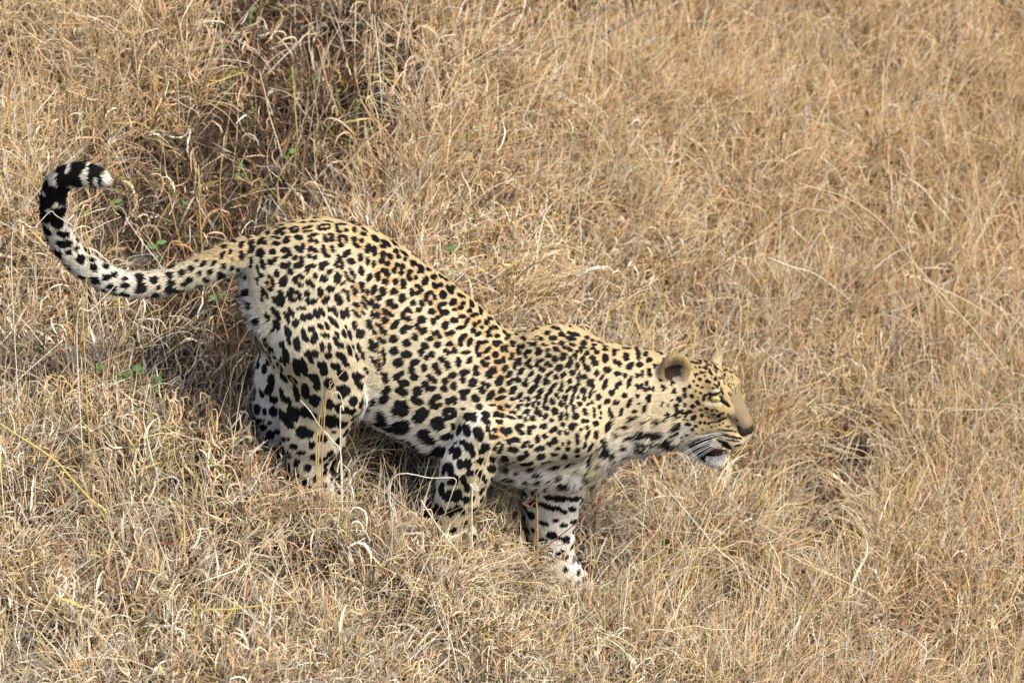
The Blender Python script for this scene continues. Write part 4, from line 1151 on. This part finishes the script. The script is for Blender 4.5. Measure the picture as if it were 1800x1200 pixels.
# curled dead leaves lying on top of the mat
n, x, s, z, px, py, az, pull, u1, u2, u3 = tufts(2500, 8, 16, lambda px, py, x, s: np.clip(2.2 * (tuft(x, s, 60) - .30), .05, 1) * (1 - .85 * gd(px, py)))
z = z + 14 + 46 * RNG.random(n)
pts = grow(x, s, z, RNG.uniform(30, 85, n), RNG.uniform(.1, 1.4, n), az + RNG.normal(0, .8, n), RNG.normal(0, 1.1, n), RNG.normal(0, 2.2, n), 9, .10, RNG.choice([-1, 1], n) * RNG.uniform(0, 4.0, n))
emit('curled_grass', 'pale curled dead grass tips on top of the mat', pts, RNG.uniform(.8, 1.8, n), tint(px, py, 'top'), prof=np.array([.6, .8, 1, 1, 1, .9, .8, .6, .3]))

# blades standing in front of the paws
fx, fs = [], []
for (x0, x1, s0, s1, m_) in ((440, 650, 96, 185, 420), (560, 660, 104, 160, 420), (742, 870, 122, 200, 330), (915, 1075, -24, 70, 420), (950, 1050, -22, 25, 420), (440, 560, -20, 40, 160)):
    fx.append(RNG.uniform(x0, x1, m_)); fs.append(RNG.uniform(s0, s1, m_))
x, s = np.concatenate(fx), np.concatenate(fs); z = ground_z(x, s); n = len(x)
px, py, w = proj(np.stack([x, s, z], 1))
pts = grow(x, s, z, RNG.uniform(45, 95, n), np.abs(RNG.normal(.2, .3, n)), RNG.uniform(0, 6.28, n), RNG.normal(.6, .9, n), RNG.normal(0, 1.4, n), 8, .12, RNG.choice([-1, 1], n) * RNG.uniform(0, 3, n))
emit('paw_grass', 'short dry grass standing in front of the paws', pts, RNG.uniform(.8, 1.6, n), tint(px, py, 'top'))

# thin straight stalks crossing over
n = 9000
x, s, z, px, py = scatter(n, lambda px, py, x, s: (.4 + .6 * smooth(900, 1500, px)) * (1 - .6 * gd(px, py)))
fa = 6.28 * 2 * fnoise(x / 200, s / 200, 55) + RNG.normal(0, .8, n)
pts = grow(x, s, z, RNG.uniform(100, 260, n), np.abs(RNG.normal(.35, .4, n)) * (1 - .5 * smooth(500, 200, py)), fa, RNG.normal(.4, .45, n), RNG.normal(0, .3, n), 8, .03)
emit('grass_stalks', 'thin straight straw stalks crossing above the grass', pts, RNG.uniform(.6, 1.25, n), tint(px, py, 'top'))

# flat dry leaf blades with a front and a back
n = 9000
x, s, z, px, py = scatter(n, lambda px, py, x, s: np.clip(1.8 * (tuft(x, s, 42) - .25), .05, 1) * (1 - .7 * gd(px, py)))
z = z + 10 + 45 * RNG.random(n)
pts = grow(x, s, z, RNG.uniform(40, 110, n), RNG.uniform(.2, 1.4, n), RNG.uniform(0, 6.28, n), RNG.normal(.3, 1.3, n), RNG.normal(0, 1.6, n), 7, .09, RNG.choice([-1, 1], n) * RNG.uniform(0, 3.5, n))
ok = blade_ok(pts); pts = pts[ok]; n = len(pts); col = tint(px[ok], py[ok], 'top')
K = pts.shape[1]
tg = np.gradient(pts, axis=1); tg /= np.linalg.norm(tg, axis=2, keepdims=True)
tw = RNG.uniform(0, 6.28, (n, 1)) + RNG.normal(0, 1.2, (n, 1)) * np.linspace(0, 1, K)[None]
a_ = np.cross(tg, np.array([.2, .3, .93])); a_ /= np.linalg.norm(a_, axis=2, keepdims=True) + 1e-9
b_ = np.cross(tg, a_)
side = a_ * np.cos(tw)[..., None] + b_ * np.sin(tw)[..., None]
wd = RNG.uniform(1.2, 3.0, (n, 1)) * np.array([.5, .85, 1, 1, .85, .6, .12])[None]
vv = np.stack([pts - side * wd[..., None], pts + side * wd[..., None]], 2).reshape(-1, 3)
bi_ = (np.arange(n)[:, None] * K * 2 + np.arange(K - 1)[None] * 2).reshape(-1)
ff = np.stack([bi_, bi_ + 1, bi_ + 3, bi_ + 2], 1)
lf = new_mesh('leaf_blades', to_world(vv), ff, M_LEAF)
at = lf.data.attributes.new('tint', 'FLOAT_COLOR', 'POINT')
at.data.foreach_set('color', np.concatenate([np.repeat(col, K * 2, 0), np.ones((n * K * 2, 1))], 1).astype(np.float32).ravel())
tag(lf, 'flat curling dry grass leaves among the stems', 'grass', kind='stuff')

# ------------------------------------------------------------------ single stalks, weeds, sticks, leaves and stones
def P3p(px, py, s):
    w = 0.0
    for _ in range(4):
        k = (DIST * S) / (DIST * S - w)
        x = 900 + (px - 900) / k; v = (600 - py) / k
        z = (v + s * SP) / CP
        w = z * SP + s * CP
    return np.array([x, s, z])
def ground_s(px, py):
    """sideways position of the ground seen at a place of the photo (nearest surface)"""
    ss_ = np.linspace(900, -2400, 2600)
    P = np.stack([P3p(px, py, 0)[0] + 0 * ss_, ss_, ss_ * 0], 1)
    x = 900 + (px - 900) * (1 - (ss_ * CP) / (DIST * S))
    z = ground_z(x, ss_)
    _, pyy, _ = proj(np.stack([x, ss_, z], 1))
    i = np.argmax(pyy < py)
    return ss_[i]
def smooth_path(P, m=5):
    P = np.array(P); n = len(P)
    if n < 3: return [P[0] + (P[-1] - P[0]) * t for t in np.linspace(0, 1, 4)]
    t = np.arange(n); f = np.linspace(0, n - 1, (n - 1) * m + 1)
    return [np.array([cubic(t, P[:, i], q) for i in range(3)]) for q in f]
STRAWS = {k: mat_plain('stalk_' + k, PAL[k] if k in PAL else (0.28, 0.24, 0.2), .55, .3, .25, 300) for k in PAL}
M_GREEN = mat_plain('weed_green', (0.10, 0.19, 0.045), .5, .4, .3, 200)
M_TEAL = mat_plain('weed_pale_green', (0.22, 0.34, 0.20), .5, .4, .3, 200)
M_YLEAF = mat_plain('leaf_yellow', (0.42, 0.34, 0.04), .5, .4, .3, 200)
M_WOOD = mat_plain('dead_wood', (0.30, 0.26, 0.22), .9, .1, .5, 150)
M_STONE = mat_plain('stone_grey', (0.07, 0.07, 0.075), .8, .3, .5, 60)
def stalk(path, label, r=1.5, c='straw', s=None, root=-1, lift_=0, head=None, leaf=None, group='single grass stalks', pull=0.0):
    """path in photo coordinates, tip first, root last"""
    if s is None:
        s = ground_s(*path[-1]) + lift_ + 45
    P = [P3p(x, y, s + pull * (1 - i / max(1, len(path) - 1))) for i, (x, y) in enumerate(path)]
    zg = ground_z(P[-1][0], P[-1][1])
    if P[-1][2] > zg: P.append(np.array([P[-1][0] + random.uniform(-4, 4), P[-1][1], zg - 3]))
    sp = smooth_path(P)
    rr = np.linspace(.55, 1.0, len(sp)) * r / S
    O = to_world(P[-1])
    v, f = tube([to_world(q) for q in sp], list(rr), 6)
    if head:
        root_o = bpy.data.objects.new('grass_stalk', None); COL.objects.link(root_o); root_o.location = O
        o = root_o
        new_mesh('stem', v, f, STRAWS[c], root_o, origin=O)
        parts = []
        for q in range(head):
            t_ = q / head
            p = to_world(sp[int(t_ * 5)]); d_ = np.array([random.uniform(-1, 1), random.uniform(-1, 1), random.uniform(-.3, 1)]); d_ /= np.linalg.norm(d_)
            parts.append(tube([p, p + d_ * 5 / S, p + d_ * 11 / S], [.6 / S, 2.0 / S, .3 / S], 5))
        new_mesh('seed_head', *merge(parts), STRAWS['straw'], root_o, origin=O)
    else:
        o = new_mesh('grass_stalk', v, f, STRAWS[c], origin=O)
    tag(o, label, 'grass stalk', group)
    return o
LEOF = 118
stalk([(1405, 322), (1450, 335), (1487, 347), (1525, 370), (1562, 402), (1597, 450), (1665, 527), (1725, 595), (1775, 668)], 'long pale stem arching down to the right over the right hand grass', 1.2, 'straw', lift_=60)
stalk([(1575, 305), (1583, 360), (1597, 425), (1612, 525), (1622, 595), (1626, 650)], 'straight pale stalk crossing the long arching stem at right', 1.2, 'straw', lift_=40)
stalk([(1715, 290), (1722, 380), (1735, 462), (1742, 540)], 'upright yellow stalk near the right edge above the seed head', 1.4, 'straw', lift_=30)
stalk([(1395, 465), (1440, 447), (1500, 435), (1560, 427), (1640, 427), (1700, 436), (1748, 455)], 'thin flat arc of straw lying across the right slope', 1.0, 'straw', lift_=50)
stalk([(1352, 440), (1378, 405), (1390, 399), (1412, 420), (1438, 452)], 'pale bent stem with a sharp crook right of the leopard', 1.6, 'pale', lift_=40)
stalk([(1350, 452), (1390, 468), (1430, 480), (1470, 508), (1505, 545)], 'pale stem slanting down right below the crooked stem', 1.7, 'pale', lift_=30)
stalk([(1597, 482), (1625, 493), (1655, 508), (1705, 532), (1760, 575)], 'straw stalk ending in a pale seed head in the right hand grass', 1.3, 'straw', lift_=40, head=7)
stalk([(1752, 512), (1778, 522), (1810, 540), (1850, 575)], 'seed headed stalk leaning in from the right edge', 1.3, 'straw', lift_=40, head=7)
stalk([(110, 598), (85, 620), (40, 660), (-10, 712)], 'pale straight stalk rising from the left edge', 1.6, 'pale', lift_=40)
stalk([(-10, 738), (32, 765), (95, 807), (125, 840), (160, 878), (190, 905)], 'thick yellow stem sloping down in the lower left grass', 2.4, 'yellow', lift_=30)
stalk([(262, 675), (252, 725), (257, 762), (268, 810), (276, 835)], 'pale bent stalk standing on the left matted grass', 1.8, 'pale', lift_=25)
stalk([(226, 470), (197, 508), (160, 545), (135, 570)], 'pale stalk slanting across the bottom of the tail', 1.5, 'pale', s=75)
stalk([(152, 425), (155, 460), (151, 500), (146, 560)], 'thin yellow stalk in front of the lower tail curve', 1.1, 'yellow', s=85)
stalk([(130, 398), (100, 380), (88, 372), (60, 400), (20, 425)], 'bent straw resting against the tail curl', 1.0, 'pale', s=80)
stalk([(221, 383), (250, 425), (288, 478)], 'white stalk leaning behind the tail', 1.3, 'pale', lift_=35)
stalk([(349, 290), (351, 370), (356, 452)], 'yellow green upright stalk above the tail base', 1.7, 'yellow', lift_=15)
stalk([(296, 340), (303, 370), (312, 410), (328, 462)], 'orange stalk leaning left above the middle of the tail', 1.7, 'orange', lift_=15)
stalk([(324, 446), (319, 428), (306, 424), (297, 433), (294, 470)], 'hooked orange leaf curl just above the tail', 1.6, 'orange', lift_=12)
stalk([(390, 270), (387, 332), (392, 398)], 'thin yellow stalk in the hollow left of the rump', 1.2, 'yellow', lift_=15)
stalk([(668, 656), (641, 643), (620, 640), (593, 664), (574, 690), (566, 740), (560, 800)], 'thin straw looping across the knee of the near hind leg', .9, 'straw', s=LEOF + 18)
stalk([(569, 672), (574, 690), (568, 706), (560, 745), (556, 805)], 'yellow green curl of grass in front of the near hind leg', 1.6, 'yellow', s=LEOF + 16)
stalk([(586, 668), (579, 672), (582, 690), (573, 704), (570, 740), (566, 805)], 'orange curled stem in front of the near hind leg', 1.3, 'orange', s=LEOF + 22)
stalk([(580, 697), (592, 688), (600, 698), (604, 722), (598, 728)], 'small pale hook of grass at the hind knee', 1.2, 'pale', s=LEOF + 18)
stalk([(528, 703), (545, 722), (562, 748), (585, 775), (600, 806)], 'straw slanting over the lower hind leg', 1.3, 'pale', s=LEOF + 18)
stalk([(887, 772), (883, 766), (862, 790), (850, 812), (832, 850), (828, 905)], 'bent straw with a folded tip before the near foreleg', 1.5, 'straw', s=LEOF + 40)
stalk([(862, 792), (848, 832), (838, 870), (826, 902), (812, 930)], 'long slim straw parallel to the folded one at the foreleg', 1.3, 'straw', s=LEOF + 44)
stalk([(828, 836), (828, 852), (827, 870), (824, 905)], 'short green stalk before the near foreleg', 1.5, 'green', s=LEOF + 42)
stalk([(838, 858), (826, 850), (834, 860), (841, 862), (830, 862)], 'white twist of dead leaf on the foreleg straw', 1.5, 'pale', s=LEOF + 46)
stalk([(936, 838), (930, 844), (938, 852), (943, 872), (945, 900), (942, 930), (938, 975)], 'yellow stalk with a curled tip between the forelegs', 1.6, 'yellow', s=40)
stalk([(943, 858), (934, 880), (918, 883), (932, 890), (944, 896)], 'orange leaf coil around the stalk between the forelegs', 1.3, 'orange', s=44)
stalk([(780, 908), (795, 865), (800, 841), (760, 840), (690, 841)], 'sharply bent pale straw crossing the near foreleg', 1.0, 'pale', s=LEOF + 40)
stalk([(1058, 874), (1050, 885), (1010, 921), (965, 957), (930, 990)], 'dark red stem slanting in front of the far foreleg', 1.4, 'red', s=20)
stalk([(740, 878), (770, 925), (807, 972), (812, 990)], 'pale stiff straw below the near forepaw', 1.7, 'pale', lift_=40)
stalk([(698, 878), (737, 912), (760, 945), (775, 972)], 'orange straw left of the near forepaw', 1.5, 'tan', lift_=40)
stalk([(1165, 850), (1220, 915), (1262, 965), (1300, 1010)], 'pale straight stalk sloping down below the leopard chin', 1.3, 'pale', lift_=60)
stalk([(1296, 968), (1245, 962), (1226, 975), (1209, 1020), (1200, 1075)], 'yellow arched stalk in the lower right foreground', 1.4, 'yellow', lift_=60)
stalk([(1379, 970), (1415, 990), (1452, 1006), (1500, 1030), (1552, 1068)], 'thick pale stalk sloping right in the lower right hollow', 1.5, 'straw', lift_=60)
stalk([(1290, 1106), (1250, 1105), (1215, 1100), (1160, 1120)], 'flat pale leaf stem lying in the lower right foreground', 1.6, 'straw', lift_=60)
stalk([(490, 930), (455, 972), (426, 1012), (411, 1051), (448, 1089), (480, 1113)], 'sharply folded pale straw in the lower centre left', 1.3, 'pale', lift_=60)
stalk([(530, 1055), (470, 1062), (410, 1070), (350, 1080)], 'nearly level yellow straw in the lower left foreground', 1.8, 'yellow', lift_=70)
stalk([(658, 30), (662, 70), (666, 111), (670, 170)], 'upright white stalk at the top of the dark hollow', 1.6, 'pale', lift_=10)
stalk([(655, 25), (650, 80), (648, 128)], 'pale upright stalk beside the white one at the hollow top', 1.5, 'straw', lift_=10)
stalk([(800, 61), (776, 66), (763, 89), (733, 160)], 'pale arched stalk at top centre', 1.5, 'pale', lift_=20)
stalk([(456, 125), (466, 165), (474, 205), (494, 270)], 'brown yellow stalk leaning left in the dark hollow', 1.6, 'straw', lift_=10)
stalk([(513, 118), (517, 160), (519, 194), (523, 250)], 'green yellow upright stalk in the middle of the dark hollow', 1.7, 'yellow', lift_=10)
stalk([(558, 80), (566, 110), (573, 140), (590, 190)], 'brown stalk at the top right of the dark hollow', 1.5, 'tan', lift_=10)
stalk([(622, 118), (628, 150), (638, 183), (658, 217), (686, 252)], 'long orange stalk bending right in the hollow', 1.5, 'orange', lift_=12)
stalk([(685, 217), (665, 232), (641, 253), (612, 288), (584, 322)], 'thick brown broken stem lying in the hollow', 3.0, 'tan', lift_=30)
stalk([(690, 175), (672, 205), (658, 232)], 'green stem sprouting beside the broken brown stem', 1.6, 'green', lift_=20)
stalk([(1093, -10), (1086, 35), (1080, 69), (1072, 135)], 'tall yellow stalk at top right of centre', 1.5, 'straw', lift_=10)
stalk([(1151, -10), (1154, 40), (1158, 95)], 'tall tan stalk over the grey sticks at the top', 1.3, 'straw', lift_=10)
stalk([(981, -10), (985, 30), (992, 58), (1013, 92)], 'pale stalk bending right at the top hollow', 1.6, 'pale', lift_=10)
stalk([(1011, -10), (1018, 40), (1026, 84)], 'straight straw standing in the dark top hollow', 1.5, 'straw', lift_=10)
stalk([(1247, 76), (1258, 95), (1270, 112), (1287, 148)], 'yellow green stalk on the upper right slope', 1.6, 'yellow', lift_=15)
stalk([(1742, 1092), (1748, 1115), (1754, 1150), (1758, 1190)], 'fluffy pale seed head at the lower right edge', 1.6, 'straw', lift_=40, head=9)
stalk([(25, 40), (32, 110), (42, 190), (58, 290)], 'long straight yellow stalk at the upper left', 1.4, 'straw', lift_=30)
stalk([(108, 45), (85, 72), (57, 96)], 'short pale straw slanting at the upper left', 1.5, 'pale', lift_=30)
stalk([(278, 50), (255, 58), (246, 75), (220, 135)], 'pale hooked straw at the upper left slope', 1.5, 'pale', lift_=30)
stalk([(395, 42), (385, 38), (350, 44)], 'small pale curved leaf at the upper left', 2.0, 'pale', lift_=30)

def leaf_shape(c, d, up, L_, W_, cup=.25):
    d = d / np.linalg.norm(d); sd_ = np.cross(d, up); sd_ /= np.linalg.norm(sd_); up = np.cross(sd_, d)
    V_, F_ = [], []
    st = [(0, .06), (.2, .7), (.45, 1), (.7, .8), (.9, .35), (1, .02)]
    for t, w in st:
        for k in (-1, 0, 1):
            V_.append(tuple(to_world(c + d * L_ * t + sd_ * k * W_ / 2 * w + up * (abs(k) * cup * W_ * w * .5 - t * t * L_ * .25))))
    for i in range(len(st) - 1):
        for k in (0, 1):
            F_.append([i * 3 + k, i * 3 + k + 1, i * 3 + k + 4, i * 3 + k + 3])
    return V_, F_
def weed(px, py, label, n=4, size=13, mat=None, h=45):
    s = ground_s(px, py + h * 1.5)
    P = P3p(px, py, s)
    zg = ground_z(P[0], s)
    base = np.array([P[0] + random.uniform(-8, 8), s, zg - 2])
    O = to_world(base)
    root = bpy.data.objects.new('weed_plant', None); COL.objects.link(root); root.location = O
    tag(root, label, 'weed', 'green weeds in the dry grass')
    mid = (base + P) / 2 + np.array([random.uniform(-6, 6), random.uniform(-6, 6), 0])
    v, f = tube([to_world(base), to_world(mid), to_world(P)], [1.5 / S, 1.2 / S, .8 / S], 6)
    new_mesh('stem', v, f, STRAWS['green'], root, origin=O)
    for k in range(n):
        an = 6.28 * k / n + random.uniform(-.5, .5)
        t = 1 - .45 * (k % 3) / 2 * random.random()
        c = base * (1 - t) + P * t
        d = np.array([math.cos(an), math.sin(an), random.uniform(.0, .5)])
        v, f = leaf_shape(c, d, VIEW * .8 + np.array([random.uniform(-.4, .4), 0, .6]), size * random.uniform(.8, 1.3), size * random.uniform(.55, .8))
        new_mesh('leaf', v, f, mat or M_GREEN, root, origin=O)
for w_ in [(442, 18, 'small green weed at the very top left of the dark hollow', 3, 12), (512, 125, 'green leaf pair topping the tall yellow stalk in the hollow', 3, 13),
           (590, 160, 'green weed left of the long orange stalk', 3, 10), (553, 140, 'pale green weed high in the dark hollow', 4, 9), (628, 178, 'small sprig under the top of the orange stalk', 4, 8),
           (648, 230, 'bright green sprig at the broken brown stem', 4, 9), (507, 268, 'green leaf at the foot of the hollow stalk', 2, 15), (434, 197, 'dull green leaf on the left rim of the hollow', 3, 12),
           (406, 128, 'yellow green weed above the left rim of the hollow', 4, 11), (201, 356, 'blurred green leaf inside the tail curl', 2, 13), (147, 372, 'green leaf pair inside the tail curl', 4, 11),
           (275, 428, 'broad green leaf just above the tail', 2, 18), (322, 358, 'green leaves hanging by the orange stalk', 4, 12), (418, 292, 'small green leaf left of the hollow stones', 3, 12),
           (383, 517, 'green leaf just under the tail base', 2, 16), (167, 645, 'dark green leaf on the left slope', 2, 20), (183, 651, 'second green leaf beside the dark one on the left slope', 2, 12),
           (232, 648, 'round dark green leaf left of the hind legs', 2, 20), (248, 655, 'small green leaf right of the round dark leaf', 2, 13), (205, 668, 'ragged green weed below the leaf pair at left', 4, 11),
           (275, 668, 'olive green weed nearest the hind legs', 4, 12), (235, 718, 'tiny green clover on the left mat', 4, 8), (258, 772, 'green clover low on the left mat', 4, 9),
           (783, 440, 'single olive green leaf above the middle of the back', 1, 22), (954, 28, 'bright green leaf at the top hollow', 2, 14)]:
    weed(*w_[:3], n=w_[3], size=w_[4])
for px_, py_, lb in [(1392, 92, 'pale bluish green sprig at the upper right'), (1390, 118, 'pale green sprig just under the bluish one at upper right'), (1458, 165, 'pale green leaflets on the right upper slope'), (1442, 245, 'lowest pale green sprig on the right upper slope')]:
    weed(px_, py_, lb, n=5, size=8, mat=M_TEAL)
for k, (px_, py_, an_, sz_, lb) in enumerate([(1223, 124, 1.3, 24, 'slim yellow leaf hanging at the upper right'), (1272, 277, 1.3, 24, 'slim yellow leaf lower on the upper right slope'),
        (1167, 214, 1.8, 18, 'broad olive yellow leaf at upper centre right'), (1087, 178, 1.8, 18, 'broad dull yellow leaf left of the brown twig'), (1158, 299, 1.8, 16, 'small olive leaf straight above the shoulder'),
        (533, 214, 1.5, 10, 'tiny yellow bud leaf in the dark hollow'), (601, 252, 1.5, 10, 'tiny yellow leaf under the orange stalk'), (903, 27, 1.6, 16, 'yellow leaf at the top centre')]):
    s_ = ground_s(px_, py_ + 65)
    c = P3p(px_, py_ - sz_ / 2, s_ + 10)
    d = np.array([math.cos(an_), .2, -math.sin(an_)])
    v, f = leaf_shape(c, d, VIEW, sz_, sz_ * .4)
    O = to_world(c)
    tag(new_mesh('withered_leaf', v, f, M_YLEAF, origin=O), lb, 'leaf', 'yellow withered leaves')
def stick(path, r, label, twig=None):
    s0 = ground_s((path[0][0] + path[-1][0]) / 2, max(p[1] for p in path) + 55) + 10
    P = smooth_path([P3p(x, y, s0 + 8 * i) + np.array([0, 0, random.uniform(-2, 2)]) for i, (x, y) in enumerate(path)], 4)
    v, f = tube([to_world(p + RNG.normal(0, .5, 3)) for p in P], [r * random.uniform(.85, 1.1) * (1 - .4 * i / len(P)) / S for i in range(len(P))], 8)
    O = to_world(P[0])
    o = new_mesh('dead_stick', v, f, M_WOOD, origin=O)
    if twig:
        b0_ = P[len(P) // 2]
        v, f = tube([to_world(b0_), to_world(b0_ + np.array([twig[0], 4, -twig[1]]))], [r * .6 / S, r * .3 / S], 6)
        new_mesh('twig', v, f, M_WOOD, o, origin=O)
    tag(o, label, 'stick', 'dead grey sticks in the grass')
stick([(1255, 39), (1200, 40), (1139, 41), (1110, 44)], 2.6, 'grey straight stick lying level at the top right')
stick([(1016, 84), (1045, 70), (1067, 58), (1110, 36), (1150, 12)], 3.0, 'long grey stick sloping up right beside the top hollow', (20, -18))
stick([(966, 54), (1010, 38), (1045, 22), (1080, 10)], 2.4, 'thin grey stick at the edge of the top hollow')
stick([(1160, 68), (1125, 82), (1090, 80), (1050, 88)], 2.4, 'short pale weathered stick under the long one')
stick([(1148, 255), (1175, 235), (1200, 212)], 1.7, 'thin dark twig lying on the middle upper slope')
stick([(1417, 1002), (1430, 1035), (1447, 1070)], 3.0, 'grey broken stick in the lower right hollow', (16, 24))
for k, (px_, py_, r_, lb) in enumerate([(240, 458, 17, 'dark stone just above the lowest part of the tail'), (347, 545, 18, 'dark stone below the tail base'), (472, 297, 17, 'dark stone left of the hollow stalks'),
                                 (470, 372, 15, 'small dark stone above the rump'), (1378, 1010, 14, 'dark stone in the lower right hollow')]):
    s_ = ground_s(px_, py_ + r_ * .3) + 14
    c = P3p(px_, py_, s_)
    v_, f_ = ball(c, I3, (r_ * 1.3, r_, r_ * .62), 16, 10)
    v_ = [tuple(np.array(p) + (np.array(p) - to_world(c)) * (.35 * (fnoise(np.array([p[0] * 40 + k * 9]), np.array([p[2] * 40 + p[1] * 30]), 3)[0] - .5))) for p in v_]
    tag(new_mesh('stone', v_, f_, M_STONE, origin=to_world(c)), lb, 'stone', 'dark stones in the bare hollow')
